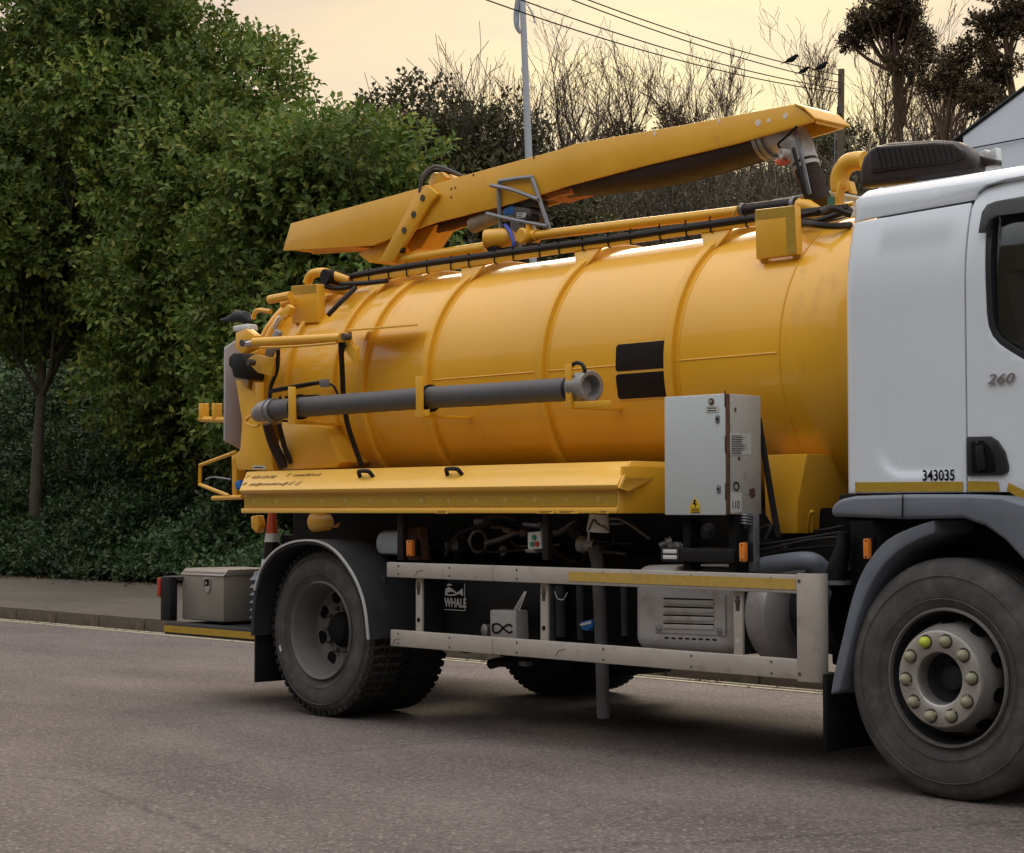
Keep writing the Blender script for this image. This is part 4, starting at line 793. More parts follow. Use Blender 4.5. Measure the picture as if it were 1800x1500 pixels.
tubepx('chrome_rod', [(483, 578, .4), (494, 558, .4)], .02, M['chrome'], T, 12); plate('rod_eye', [(486, 553), (505, 535), (512, 540), (506, 556), (494, 562)], .42, .04, M['yellow'], T, .006)
for q in ([(474, 527, .5), (511, 520, .5)], [(498, 535, .6), (515, 530, .6)]): tubepx('hinge_arm', q, .03, M['yellow'], T, 10)
MB().tube(spline([P(540, 498, .75), P(548, 483, .75), P(568, 479, .75), P(590, 486, .75), P(612, 494, .8)], 5), .032, 12).build('hinge_arm', M['yellow'], T)
MB().disc(P(570, 486, .68), (0, 1, 0), .05, .16, 18).build('hinge_pin', M['black'], T)
plate('hinge_plate', [(576, 490), (612, 494), (608, 520), (560, 512)], .8, .03, M['yellow'], T, .004)
for q in ([(560, 500, .72), (590, 507, .72), (625, 503, .75)], [(625, 506, .72), (600, 530, .62), (576, 555, .56)], [(600, 500, .74), (640, 498, .74), (680, 494, .76)]): tubepx('rear_hose', q, .017, M['rub2'], T, 8)
for q, r_ in (([(489, 614, .3), (487, 650, .34), (476, 680, .36), (474, 706, .36)], .014), ([(599, 604, .25), (602, 660, .34), (604, 700, .38), (612, 750, .43), (636, 820, .5)], .017), ([(606, 604, .25), (600, 640, .34), (603, 690, .38)], .010), ([(474, 690, .3), (520, 682, .34), (566, 674, .38), (585, 678, .4), (594, 694, .42)], .008), ([(476, 686, .3), (530, 676, .34), (566, 671, .38)], .008), ([(470, 745, .3), (480, 780, .35), (500, 822, .42)], .035), ([(490, 745, .32), (500, 785, .38), (512, 815, .42)], .018)): tubepx('rear_hose', q, r_, M['rub2'] if r_ != .035 else M['brhose'], T, 10)
plate('pipe_clip', [(560, 668), (574, 666), (576, 680), (563, 681)], .36, .02, M['steel'], T, .002)
plate('hatch_gap', [(490, 697), (557, 694), (557, 706), (490, 710)], .46, .02, M['ink'], T, 0); plate('hatch_gap', [(495, 738), (520, 742), (516, 752), (500, 750)], .43, .02, M['ink'], T, 0)
tubepx('grab_loop', [(452, 726, .2), (436, 735, .2), (434, 744, .2), (448, 750, .2), (455, 748, .2)], .011, M['yellow'], T, 8)
xb_ = P(393, 700, .4).x
MB().prism([(xb_, .4, P(393, 612, .4).z), (xb_, .4, P(395, 775, .4).z), (xb_, .55, P(406, 792, .55).z), (xb_, 1.95, P(406, 792, .55).z), (xb_, 2.1, P(395, 775, .4).z), (xb_, 2.1, P(393, 612, .4).z), (xb_, 1.95, P(410, 592, .55).z), (xb_, .55, P(410, 592, .55).z)], (.02, 0, 0)).build('rear_board', M['boardw'], T, .003)
tubepx('rear_hook', [(352, 737, .5), (412, 739, .5)], .020, M['yellow'], T, 8)
for a_ in (349, 372): plate('rear_hook', [(a_, 709), (a_ + 6, 709), (a_ + 6, 738), (a_, 738)], .48, .06, M['yellow'], T, .003)
tubepx('rear_guard', [(414, 795, .45), (352, 818, .45), (351, 852, .45), (402, 872, .45)], .014, M['yellow'], T, 8, 1); tubepx('rear_guard', [(374, 876, .45), (426, 874, .45)], .016, M['yellow'], T, 8)
tubepx('wire_hook', [(362, 843, .42), (375, 839, .42), (406, 843, .42)], .006, M['steel'], T, 6)
plate('blue_cap', [(411, 848), (421, 843), (423, 858), (414, 862)], .44, .05, M['blue'], T, .008)
MB().tube([P(387, 563, .6), P(400, 562, .6), P(418, 556, .6), P(432, 558, .6), P(440, 566, .6)], [.008, .018, .042, .045, .015], 12).build('beacon_housing', M['rfender'], T)
tubepx('aerial', [(420, 552, .6), (434, 536, .6), (446, 542, .6)], .005, M['ink'], T, 5); tubepx('rear_handle', [(445, 560, .5), (452, 546, .5), (476, 548, .5)], .016, M['yellow'], T, 8)
plate('marker_lamp', [(408, 573), (434, 569), (436, 581), (409, 584)], .42, .09, M['wht'], T, .012)
plate('camera_body', [(400, 628), (408, 620), (424, 620), (432, 640), (432, 668), (408, 664), (406, 650), (400, 644)], .34, .16, M['black'], T, .02)
# hose brackets
def hosebr(px_, ya, yb, arm):
    plate('hose_bracket', [(px_ - 5, ya), (px_ + 5, ya), (px_ + 6, yb), (px_ - 4, yb)], .10, .02, M['yellow'], T, .003)
    plate('hose_bracket', [(px_ - 5, yb - 12), (px_ + arm, yb - 14), (px_ + arm, yb - 3), (px_ - 5, yb)], .115, .012, M['yellow'], T, .002)
    c = P(px_, yb - 6, .12); MB().box((c.x - .02, .12, c.z - .02), (c.x + .02, .52, c.z + .0)).build('hose_bracket', M['yellow'], T, .003)
hosebr(511, 680, 746, 8); hosebr(735, 662, 734, 18); hosebr(998, 640, 718, 74)
# --- rear mudguard and wheels
arc = [P(a_, b_, -.07) for a_, b_ in ((441, 1118), (442, 1085), (445, 1053), (448, 1037), (459, 1000), (481, 970), (510, 953), (543, 948), (571, 954), (594, 970), (616, 998), (633, 1031), (644, 1070), (650, 1124))]
def arcshell(name, pts, th, y0, y1, m, par, c):
    c = Vector(c); b_ = MB(); n_ = len(pts)
    for p in pts:
        q = p + (c - Vector((p.x, 0, p.z))).normalized() * th
        b_.v += [(p.x, y0, p.z), (p.x, y1, p.z), (q.x, y1, q.z), (q.x, y0, q.z)]
    for i in range(n_ - 1):
        for j in range(4): j2 = (j + 1) % 4; b_.f.append((i * 4 + j, i * 4 + j2, (i + 1) * 4 + j2, (i + 1) * 4 + j))
    b_.f += [(0, 1, 2, 3), tuple((n_ - 1) * 4 + k for k in (3, 2, 1, 0))]
    return b_.build(name, m, par, ang=40)
fa = arcshell('rear_mudguard', spline(arc, 4), .03, -.07, .62, M['rfender'], T, (.03, 0, .52)); arcshell('edge_trim', spline(arc[3:], 4), .012, -.082, -.07, M['edge'], fa, (.03, 0, .52))
MB().box((arc[0].x - .02, -.03, .17), (arc[0].x, .6, .56)).build('mud_or_shade_flap', M['black'], T, .003)
def tyre(par, x_, y_, R_, W_, sgn, lug=False, mk='rubber'):
    prf = [(0, .292), (.0, .31), (-.012, .33), (-.022, .37), (-.024, .42), (-.012, R_ - .045), (.012, R_ - .012), (.035, R_), (W_ - .035, R_), (W_ - .012, R_ - .012), (W_ + .012, R_ - .045), (W_ + .02, .40), (W_, .31), (W_, .292)]
    t_ = MB().lathe((x_, y_, .52), (0, 1, 0), prf, 72, True).build('tyre', M[mk], par, ang=50)
    if lug:
        lg = MB()
        for i in range(58):
            a_ = 2 * math.pi * i / 58; rd = Vector((math.cos(a_), 0, math.sin(a_))); tn = Vector((-rd.z, 0, rd.x)); c = Vector((x_, y_, .52))
            for y0, y1 in ((-.006, .07), (.09, W_ * .5 - .01), (W_ * .5 + .01, W_ - .08), (W_ - .07, W_ + .006)):
                sk_ = tn * .01; A = c + rd * (R_ - .028) + Vector((0, y0, 0)); lg.prism([A - tn * .017, A + tn * .017, A + tn * .015 + rd * .036 + Vector((0, .008 if y0 < 0 else 0, 0)), A - tn * .015 + rd * .036 + Vector((0, .008 if y0 < 0 else 0, 0))], Vector((0, y1 - y0, 0)) + sk_)
        lg.build('shaded_tread', M['shaded_tread'], par, 0, smooth=False)
    else:
        gr = MB()
        for yy in (.07, .12, .17, .22): gr.lathe((x_, y_ + yy, .52), (0, 1, 0), [(-.005, R_ + .001), (.005, R_ + .001)], 72)
        gr.build('tread_groove', M['ink'], par)
    for k, rr in enumerate((.345, .445)): MB().lathe((x_, y_, .52), (0, 1, 0), [(-.0255 + .002 * k, rr - .003), (-.029 + .002 * k, rr), (-.0255 + .002 * k, rr + .003)], 72).build('sidewall_ring', M['rubber'], par)
    return t_
def rear_wheel(y_, inner, far):
    g_ = -1 if far else 1
    prf = [(-.005, .300), (-.018, .292), (-.01, .283), (.01, .278), (.05, .262), (.11, .252), (.15, .248), (.158, .19), (.165, .145), (.165, .0)] if not far else [(0, .29), (.0, .25), (-.02, .14), (-.02, 0)]
    wname = 'rear_wheel'
    wh = MB().lathe((.02, y_, .52), (0, 1, 0), prf, 64).build(wname, M['rimr'], T, ang=50)
    tyre(wh, .02, y_ + .0, .505, .26, 1, True, 'shaded_tread' if inner else 'rubber')
    return wh
rw = rear_wheel(.03, False, False)
for i in range(8):
    a_ = 2 * math.pi * (i + .35) / 8; MB().disc((.02 + .205 * math.cos(a_), .182, .52 + .205 * math.sin(a_)), (0, 1, 0), .041, .004, 18).build('hand_hole', M['ink'], rw)
for i in range(10):
    a_ = 2 * math.pi * i / 10; MB().lathe((.02 + .135 * math.cos(a_), .185, .52 + .135 * math.sin(a_)), (0, -1, 0), [(0, .014), (.02, .014), (.024, .009), (.032, .009), (.032, 0)], 6).build('wheel_nut', M['bolt'], rw, smooth=False)
MB().lathe((.02, .19, .52), (0, -1, 0), [(0, .11), (.015, .105), (.03, .09), (.05, .08), (.06, .05), (.06, 0)], 28).build('hub', M['dark'], rw)
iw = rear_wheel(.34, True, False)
fw_ = MB().lathe((.02, 2.47, .52), (0, -1, 0), [(0, .29), (.0, .25), (.15, .24), (.15, 0)], 48).build('rear_wheel', M['rimr'], T); tyre(fw_, .02, 1.9, .505, .26, 1, True, 'shaded_tread'); tyre(fw_, .02, 2.2, .505, .26, 1, True, 'shaded_tread')
ff = MB().lathe((4.48, 2.45, .52), (0, -1, 0), [(0, .29), (.0, .25), (.05, .24), (.05, 0)], 48).build('front_wheel', M['rim'], T); tyre(ff, 4.48, 2.14, .52, .29, 1)
# front wheel
FX, FY, FZ = 4.482, .015, .526
fw = MB().lathe((FX, FY, FZ), (0, 1, 0), [(.0, .284), (.05, .274), (.11, .268), (.13, .262)], 72).build('front_wheel', M['rfender'], T, ang=40)  # barrel coloured near-black for the shade in the gap behind the disc
MB().lathe((FX, FY, FZ), (0, 1, 0), [(-.006, .302), (-.018, .297), (-.018, .290), (.0, .285)], 72).build('rim_lip', M['rim'], fw, ang=40)
MB().lathe((FX, FY, FZ), (0, 1, 0), [(.128, .262), (.115, .256), (.06, .246), (.0, .232), (-.04, .220), (-.052, .211), (-.052, .112), (-.045, .108), (.02, .106), (.06, .102)], 72).build('wheel_disc', M['rim'], fw, ang=40)
tyre(fw, FX, FY, .522, .29, 1)
MB().lathe((FX, FY, FZ), (0, 1, 0), [(-.050, .21), (-.066, .206), (-.070, .198), (-.070, .122), (-.064, .114), (-.05, .112)], 64).build('nut_ring', mat('scuffed_ring_metal', (.42, .40, .37), .38, metal=.5, var=.15, vs=14, dirt=((.12, .11, .10), .3, 12)), fw, ang=40)
MB().lathe((FX, FY, FZ), (0, 1, 0), [(.06, .1), (.058, .06), (.03, .056), (.022, .045), (.02, 0)], 32).build('hub_cap', M['rfender'], fw)
MB().lathe((FX, FY, FZ), (0, 1, 0), [(-.035, .11), (.03, .104), (.056, .09)], 48).build('hub_bore', M['rfender'], fw)
nm = None
for i in range(10):
    a_ = 2 * math.pi * (i + .12) / 10; c = Vector((FX + .166 * math.cos(a_), FY - .068, FZ + .166 * math.sin(a_)))
    MB().lathe(c, (0, 1, 0), [(.002, .032), (-.0035, .032), (-.0035, .0235), (.002, .0235)], 20, True).build('nut_recess', M['bolt'], fw)
    mt = M['nutg'] if abs(math.degrees(a_) - 112) < 19 else M['nut']
    if mt is M['nut'] and nm is not None: o_ = link('wheel_nut', nm, None, fw); o_.location = c
    else:
        b_ = MB().lathe((0, 0, 0), (0, -1, 0), [(-.004, .0235), (.022, .0235), (.031, .019), (.038, .010), (.040, 0)], 12); o_ = b_.build('wheel_nut', mt, fw); o_.location = c
        if mt is M['nut']: nm = o_.data
    a2 = a_ + .11; MB().bar(c + Vector((0, -.004, 0)), Vector((FX + .15 * math.cos(a2 + .05), FY - .074, FZ + .15 * math.sin(a2 + .05))), .016, .008, (0, 1, 0)).build('nut_indicator', mt, fw, .001)
for i in range(10):
    a_ = 2 * math.pi * (i + .6) / 10; r_ = .240; c = Vector((FX + r_ * math.cos(a_), FY + .032, FZ + r_ * math.sin(a_))); nrm = Vector((math.cos(a_) * .97, -.24, math.sin(a_) * .97)).normalized(); tg = Vector((-math.sin(a_), 0, math.cos(a_))); ot = nrm.cross(tg)
    MB().prism([c + nrm * .004 + tg * (.034 * math.cos(k * math.pi / 9)) + ot * (.034 * math.sin(k * math.pi / 9)) for k in range(18)], nrm * -.008).build('hand_hole', M['ink'], fw, smooth=False)
# --- rear platform, toolbox, lamps
pf = MB().box((-1.76, .05, .415), (-.68, 2.45, .49)).build('rear_platform', M['rfender'], T, .006)
MB().box((-1.755, .044, .430), (-.70, .049, .474)).build('reflective_strip', M['retro'], pf)
tb = MB().box((-1.72, .16, .51), (-1.22, .62, .845)).build('toolbox', M['box'], T, .012)
MB().prism([(-1.728, .15, .815), (-1.212, .15, .815), (-1.212, .19, .858), (-1.728, .19, .858)], (0, .44, 0)).build('toolbox_lid', M['box'], tb, .005)
tx = P(364, 1030, .15).x
MB().prism([(tx - .035, .148, .80), (tx + .035, .148, .80), (tx + .035, .148, .74), (tx + .018, .148, .70), (tx - .018, .148, .70), (tx - .035, .148, .74)], (0, .012, 0)).build('latch_plate', M['chrome'], tb, .004)
MB().box((tx - .02, .142, .745), (tx + .02, .15, .79)).build('latch_recess', M['ink'], tb); MB().disc((tx, .14, .765), (0, 1, 0), .012, .01, 12).build('latch_knob', M['chrome'], tb)
lb_ = MB().box((-1.86, .08, .50), (-1.74, .14, .80)).build('tail_lamp_post', M['black'], T, .006); MB().box((-1.90, .075, .66), (-1.862, .15, .79)).build('red_lamp', M['red'], lb_, .008)
MB().box((-1.9, .12, .78), (-1.70, .4, .80)).build('lamp_cover', M['rfender'], lb_, .004)
MB().lathe((-.98, .30, .49), (0, 0, 1), [(0, .05)] + [(.03 + .025 * k, .085 if k % 2 else .06) for k in range(13)] + [(.36, .05), (.36, 0)], 24).build('rubber_bellows', M['fender'], T)
CY = .80; CX = P(478, 950, CY).x
cone = empty('traffic_cone', (CX, CY, .49), 'orange and white striped traffic cone standing between the toolbox and the rear mudguard', 'cone')
MB().box((CX - .15, CY - .15, .49), (CX + .15, CY + .15, .53)).build('base', M['black'], cone, .01)
for (a_, b_, m_) in ((.0, .22, 'corange'), (.22, .38, 'wht'), (.38, .50, 'black'), (.50, .56, 'wht'), (.56, .72, 'corange')):
    r_ = lambda t_: .118 - .13 * t_
    MB().lathe((CX, CY, .53), (0, 0, 1), [(a_, r_(a_) - .01), (a_, r_(a_)), (b_, r_(b_)), (b_, r_(b_) - .01)], 28, True).build('band', M[m_], cone, ang=40)
# --- things in the side bay
plate('air_reservoir', [(657, 942), (666, 933), (712, 932), (712, 977), (664, 976), (656, 968)], .2, .12, M['plastic'], T, .04)
def marker(px_, py_, h_, y_, post=None):
    o_ = plate('marker_lamp', [(px_ - 5, py_ - h_ / 2), (px_ + 5, py_ - h_ / 2), (px_ + 5.5, py_ + h_ / 2), (px_ - 4.5, py_ + h_ / 2)], y_, .03, M['orange'], T, .008); 
    plate('lamp_base', [(px_ - 2, py_ - h_ / 2 - 1), (px_ + 12, py_ - h_ / 2 - 2), (px_ + 13, py_ + h_ / 2), (px_ - 1, py_ + h_ / 2 + 1)], y_ + .031, .04, M['black'], T, .006)
    for dy_ in (-1, 1): MB().disc(P(px_ + .5, py_ + dy_ * h_ * .4, y_ - .003), (0, 1, 0), .004, .004, 8).build('screw', M['ink'], o_)
marker(718, 964, 29, .1); marker(1303, 971, 34, .06); marker(1521, 965, 36, -.02)
plate('lamp_bracket', [(713, 930), (738, 926), (742, 985), (716, 985)], .2, .06, M['rust'], T, .006)
pump = MB().lathe(P(844, 952, .5), (0.15, -1, 0), [(-.35, .0), (-.35, .10), (-.05, .10), (-.03, .085), (.0, .085), (.0, .0)], 28).build('pump', M['black'], T)
MB().lathe(P(842, 952, .46), (0.15, -1, 0), [(-.0, .062), (.012, .072), (.02, .066), (.01, .055)], 28, True).build('flange', M['steel'], pump)
MB().box((.9, .5, 1.0), (1.1, .7, 1.14)).build('pump_head', M['dark'], pump, .02)
MB().lathe(P(846, 928, .5), (0, 0, 1), [(0, .03), (.02, .045), (.05, .045), (.06, .02), (.06, 0)], 16).build('filler_cap', M['steel'], pump)
for q in ([(796, 950, .45), (815, 940, .45), (826, 925, .5)], [(740, 970, .5), (770, 962, .48), (806, 968, .5), (822, 962, .5)], [(850, 912, .4), (880, 907, .35), (910, 914, .4)], [(900, 952, .45), (915, 966, .42), (930, 968, .38)], [(810, 915, .5), (818, 940, .5), (800, 980, .5)], [(870, 940, .55), (885, 965, .5), (880, 985, .5)]): tubepx('bay_hose', q, .012, M['rfender'], T, 8)
plate('switch_box', [(927, 936), (950, 934), (952, 965), (928, 966)], .16, .06, M['wht'], T, .004)
for a_, b_, m_ in ((937.5, 945, 'green'), (934, 956.5, 'green'), (942.5, 956.5, 'red')): MB().disc(P(a_, b_, .148), (0, 1, 0), .014, .016, 14).build('push_button', M[m_], T)
plate('box_arm', [(920, 966), (940, 964), (944, 972), (924, 972)], .2, .05, M['ally'], T, .006)
tubepx('drop_pipe', [(1043, 962, .28), (1047, 975, .3), (1051, 1000, .32), (1056, 1100, .34), (1061, 1262, .36)], .036, M['hose'], T, 16)
MB().lathe(P(1030, 958, .3), (-1, -.2, .1), [(-.06, .035), (.0, .035), (.01, .045), (.04, .045), (.04, 0)], 18).build('pipe_coupling', M['ally'], T)
MB().tube([P(1053, 904, .2), P(1051, 935, .2)], [.05, .062], 16).build('white_spout', M['wht'], T)
tubepx('chain', [(1035, 932, .14), (1043, 914, .13), (1052, 922, .12), (1062, 926, .12), (1072, 934, .14)], .006, M['bolt'], T, 6); tubepx('chain', [(1034, 930, .14), (1035, 942, .14), (1034, 952, .14)], .007, M['steel'], T, 6)
for a_, b_, r_ in ((970, 1128, .03), (985, 1120, .03), (1020, 1125, .024), (1097, 1118, .02)): tubepx('riser_pipe', [(a_, 1030, .34), (a_ + 2, b_, .34)], r_, M['rfender'], T, 12)
plate('blue_coupling', [(1019, 1094), (1038, 1089), (1040, 1102), (1032, 1110), (1021, 1107)], .3, .06, M['blue'], T, .008); plate('coupling_band', [(1019, 1097), (1039, 1092), (1039, 1096), (1020, 1101)], .295, .004, M['wht'], T, 0)
cbx = plate('grey_toolbox', [(860, 1072), (906, 1073), (908, 1125), (861, 1121)], .18, .10, M['silver'], T, .012)
tubepx('fish_mark', [(866, 1098, .177), (867, 1110, .177), (875, 1112, .177), (886, 1102, .177), (894, 1098, .177), (900, 1101, .177)], .005, M['ink'], cbx, 5); tubepx('fish_mark', [(866, 1098, .177), (876, 1097, .177), (886, 1106, .177), (895, 1112, .177), (900, 1110, .177)], .005, M['ink'], cbx, 5)
for a_ in ((904, 1072, 922, 1040), (908, 1072, 924, 1040), (912, 1074, 925, 1040)): tubepx('cord', [(a_[0], a_[1], .2), (a_[2], a_[3], .25)], .0035, M['wht'], T, 5)
tubepx('hanging_cable', [(975, 1040, .2), (980, 1052, .2), (990, 1054, .2), (997, 1042, .2)], .003, M['wht'], T, 5)
MB().lathe(P(851, 1108, .25), (-.2, -1, 0), [(-.05, .03), (0, .036), (.01, .02), (.01, 0)], 14).build('tap', M['ally'], T)
# whale sticker
wy = .352; ws = plate('whale_sticker', [(780, 1024), (816, 1026), (817, 1074), (781, 1072)], wy, .003, M['ink'], T, 0, smooth=False)
for a_ in ([(781, 1071), (817, 1073), (817, 1074.2), (781, 1072.2)], [(816, 1026), (817, 1026), (818, 1074), (817, 1074)]): plate('sticker_edge', a_, wy - .002, .001, M['paper'], ws, 0, smooth=False)
plate('whale_mark', [(782, 1046), (783, 1036), (788, 1032), (794, 1035), (803, 1042), (808, 1039), (813, 1034), (814, 1048), (807, 1044), (800, 1047), (790, 1048)], wy - .002, .001, M['paper'], ws, 0, smooth=False)
plate('whale_mark', [(786, 1042), (795, 1040), (801, 1044), (794, 1045), (787, 1045)], wy - .0035, .001, M['ink'], ws, 0, smooth=False); plate('whale_mark', [(785, 1030), (788, 1026), (795, 1028), (792, 1030)], wy - .002, .001, M['paper'], ws, 0, smooth=False)
q = P(781.5, 1066, wy - .004); text('lettering', 'WHALE', .072, M['paper'], ws, q, (1, 0, 0), (0, 0, 1), .0006, 0, .78, offset=.002)
# silencer casing and fuel tank
sx0, sx1 = P(1108, 1060, .16).x, P(1284, 1060, .16).x
sil = MB().box((sx0, .17, .53), (sx1, .75, .965)).build('silencer_casing', M['silver'], T, .07, seg=5)
MB().box((sx1 + .01, .2, .54), (sx1 + .03, .75, .965)).build('casing_strap', M['rfender'], sil, .004)
pl_ = plate('cover_plate', [(1150, 1041), (1274, 1046), (1275, 1118), (1150, 1112)], .163, .006, M['silver'], sil, .002)
for k in range(4): a_ = 1051 + k * 14.5; plate('vent_slot', [(1166, a_), (1254, a_ + 2.5), (1254, a_ + 5), (1166, a_ + 2.5)], .160, .004, M['ink'], sil, 0, smooth=False); plate('vent_slat', [(1166, a_ + 2.8), (1254, a_ + 5.2), (1254, a_ + 13), (1166, a_ + 10.6)], .156, .006, M['silver'], sil, .002)
for a_, b_ in ((1158, 1105), (1265, 1110)): MB().lathe(P(a_, b_, .163), (0, -1, 0), [(0, .019), (.004, .019), (.004, .012), (.008, .009), (.008, 0)], 16).build('bolt', M['steel'], sil)
for k in range(8): a_ = 1168 + k * 12; plate('drain_slot', [(a_, 1120 + k * .5), (a_ + 7, 1120.3 + k * .5), (a_ + 7, 1123 + k * .5), (a_, 1122.7 + k * .5)], .167, .003, M['ink'], sil, 0, smooth=False)
ft = MB().lathe((sx1 + .03, .46, .74), (1, 0, 0), [(0, .0), (0, .23), (.02, .25), (.09, .25), (.125, .235), (.145, .2), (.15, 0)], 40).build('air_cleaner', M['silver'], T)
MB().lathe((sx1 + .25, .50, .76), (1, 0, 0), [(0, 0), (0, .2), (.18, .22), (.24, .2), (.24, 0)], 36).build('exhaust_drum', M['black'], T)
MB().tube(spline([P(1322, 1000, .3), P(1360, 992, .3), P(1420, 986, .3), P(1444, 1000, .34), P(1448, 1012, .36)], 6), .045, 14).build('exhaust_pipe', M['fender'], T)
bb = plate('battery_box', [(1161, 962), (1290, 965), (1290, 990), (1162, 987)], .1, .2, M['black'], T, .008)
plate('lamp_pair', [(1162, 964), (1193, 965), (1193, 986), (1162, 985)], .096, .004, M['rfender'], bb, .001)
for a_ in (966, 976): plate('white_lamp', [(1165, a_), (1189, a_ + .4), (1189, a_ + 7.4), (1165, a_ + 7)], .09, .006, M['wht'], bb, .003)
for q in ([(1300, 962, .3), (1360, 955, .35), (1440, 942, .4), (1480, 936, .4)], [(1305, 972, .28), (1350, 965, .33), (1420, 950, .38), (1478, 944, .4)], [(1310, 985, .3), (1380, 968, .4), (1470, 960, .45)], [(1430, 934, .5), (1460, 930, .5), (1482, 925, .5)]): tubepx('bay_cable', q, .009, M['rub2'], T, 6)
MB().tube([P(1483, 935, .25), P(1482, 960, .25), P(1474, 990, .25), P(1468, 1020, .25), P(1474, 1026, .25)], [.03, .035, .045, .055, .05], 18).build('intake_duct', M['black'], T)
MB().lathe(P(1470, 1024, .25), (0, 0, 1), [(-.01, .065), (-.01, .075), (.01, .075), (.01, .065)], 20, True).build('duct_clamp', M['steel'], T)
MB().lathe((3.84, .3, 1.36), (0, 0, 1), [(.022 * k, .035 if k % 2 else .045) for k in range(14)], 20).build('intake_bellows', M['black'], T)
tubepx('under_pipe', [(862, 1168, .6), (880, 1164, .6), (910, 1166, .6)], .03, M['black'], T, 10); plate('under_bracket', [(900, 1160), (925, 1163), (925, 1172), (900, 1170)], .6, .05, M['steel'], T, .004)
# --- side guard
gd = MB().box((.64, .03, .86), (1.555, .065, .947)).build('side_guard', M['railp'], T, .006)
MB().box((1.557, .03, .86), (3.66, .065, .947)).build('rail', M['railp'], gd, .006); MB().box((.675, .03, .462), (1.555, .065, .556)).build('rail', M['railp'], gd, .006); MB().box((1.557, .03, .462), (3.66, .065, .556)).build('rail', M['railp'], gd, .006)
xr0, xr1 = P(1000, 1015, .03).x, P(1399, 1030, .03).x; zt_ = .93; MB().box((xr0, .0265, .878), (xr1, .0295, .928)).build('reflective_strip', M['retro2'], gd)
for a_ in (736, 956, 1297):
    c = P(a_, 1080, .067); ps_ = MB().box((c.x - .028, .067, .50), (c.x + .028, .085, .93)).build('guard_post', M['railp'], gd, .004)
    MB().lathe((c.x, .067, .62), (0, -1, 0), [(-.002, .013), (.002, .013), (.002, .0)], 12).build('post_hole', M['ink'] if a_ < 1200 else M['edge'], ps_); MB().lathe((c.x, .067, .81), (0, -1, 0), [(0, .018), (.006, .016), (.01, .01), (.01, 0)], 6).build('bolt', M['bolt'], ps_, smooth=False); MB().box((c.x - .012, .064, .765), (c.x + .012, .067, .835)).build('slot', M['bolt'], ps_, .002)
ep = MB(); out_ = [(3.655, .026), (3.72, .026), (3.75, .032), (3.772, .046), (3.785, .07), (3.787, .09)]; inn = [(x_ - .004 if i_ < 4 else x_ - .012, y_ + .012) for i_, (x_, y_) in enumerate(out_)]
ep.prism([(a_, b_, .455) for a_, b_ in out_ + inn[::-1]], (0, 0, .5)); ep.build('end_cap', M['railp'], gd, .002)
for z_ in (.49, .92): MB().disc((3.67, .022, z_), (0, 1, 0), .008, .006, 10).build('screw', M['bolt'], gd)
# --- cab
def skin(name, outer, holes, m, par, yf, th=.03, cuts=.05, bev=.006):
    poly = [[Vector((a_, b_, 0)) for a_, b_ in outer]] + [[Vector((a_, b_, 0)) for a_, b_ in h] for h in holes]
    tr = tessellate_polygon(poly); fl = [v for p in poly for v in p]; b = bmesh.new(); vs_ = [b.verts.new((v.x, 0, v.y)) for v in fl]
    for t_ in tr:
        try: b.faces.new([vs_[k] for k in t_])
        except ValueError: pass
    xs = [v.x for v in fl]; zs = [v.y for v in fl]
    for axis, lo_, hi_ in ((0, min(xs), max(xs)), (2, min(zs), max(zs))):
        k = lo_ + cuts
        while k < hi_ - .005:
            co = [0, 0, 0]; co[axis] = k; no = [0, 0, 0]; no[axis] = 1
            bmesh.ops.bisect_plane(b, geom=b.verts[:] + b.edges[:] + b.faces[:], plane_co=co, plane_no=no); k += cuts
    bmesh.ops.dissolve_degenerate(b, dist=1e-5, edges=b.edges)
    bmesh.ops.recalc_face_normals(b, faces=b.faces)
    for f_ in b.faces:
        if f_.normal.y > 0: f_.normal_flip()
    for v in b.verts: v.co.y = yf(v.co.x, v.co.z)
    me = bpy.data.meshes.new(name); b.to_mesh(me); b.free(); me.shade_smooth(); o_ = link(name, me, m, par)
    md = o_.modifiers.new('s', 'SOLIDIFY'); md.thickness = th; md.offset = -1
    if bev: bv = o_.modifiers.new('b', 'BEVEL'); bv.width = bev; bv.segments = 2; bv.limit_method = 'ANGLE'; bv.angle_limit = D2R(50)
    return o_
def ss(a_, b_, t_): t_ = max(0, min(1, (t_ - a_) / (b_ - a_))); return t_ * t_ * (3 - 2 * t_)
def cabY(x, z):
    y = .10 + .03 * ss(1.9, 1.25, z) * 0
    y += .16 * max(0, (z - 2.2) / .6) ** 2.2                      # tumblehome towards the roof
    y += .055 * max(0, (3.945 - x) / .085) ** 2.5                    # rounded rear corner
    cx_, cz_ = 4.20, 1.54; rr_ = math.hypot(min(0, x - cx_), min(0, z - cz_)); d_ = 1 - ss(.115, .15, rr_)
    return y + .016 * d_ * (1 - ss(2.40, 2.56, z)) * (1 - ss(4.40, 4.52, x))
def cabTop(x, z):
    return cabY(x, 2.58) + .006 + .26 * max(0, (z - 2.66) / .12) ** 2.6 + 0
zs_ = lambda x: 2.585 + (x - 3.9) * .03
cabr = skin('cab', [(3.862, 1.325), (4.528, 1.325), (4.528, zs_(4.5) - .006), (3.862, zs_(3.9) - .006)], [], M['white'], T, cabY, cuts=.018)
topo = [(3.862, zs_(3.9) + .004), (4.545, zs_(4.54) + .004), (4.56, zs_(4.56) + .035), (4.60, zs_(4.6) + .06), (4.70, zs_(4.7) + .072), (5.6, zs_(5.0) + .085), (5.6, 2.775), (3.98, 2.775), (3.91, 2.765), (3.877, 2.74), (3.862, 2.70)]
skin('roof_side', topo, [], M['white'], cabr, cabTop)
yr = cabTop(4.2, 2.775); rf = MB()
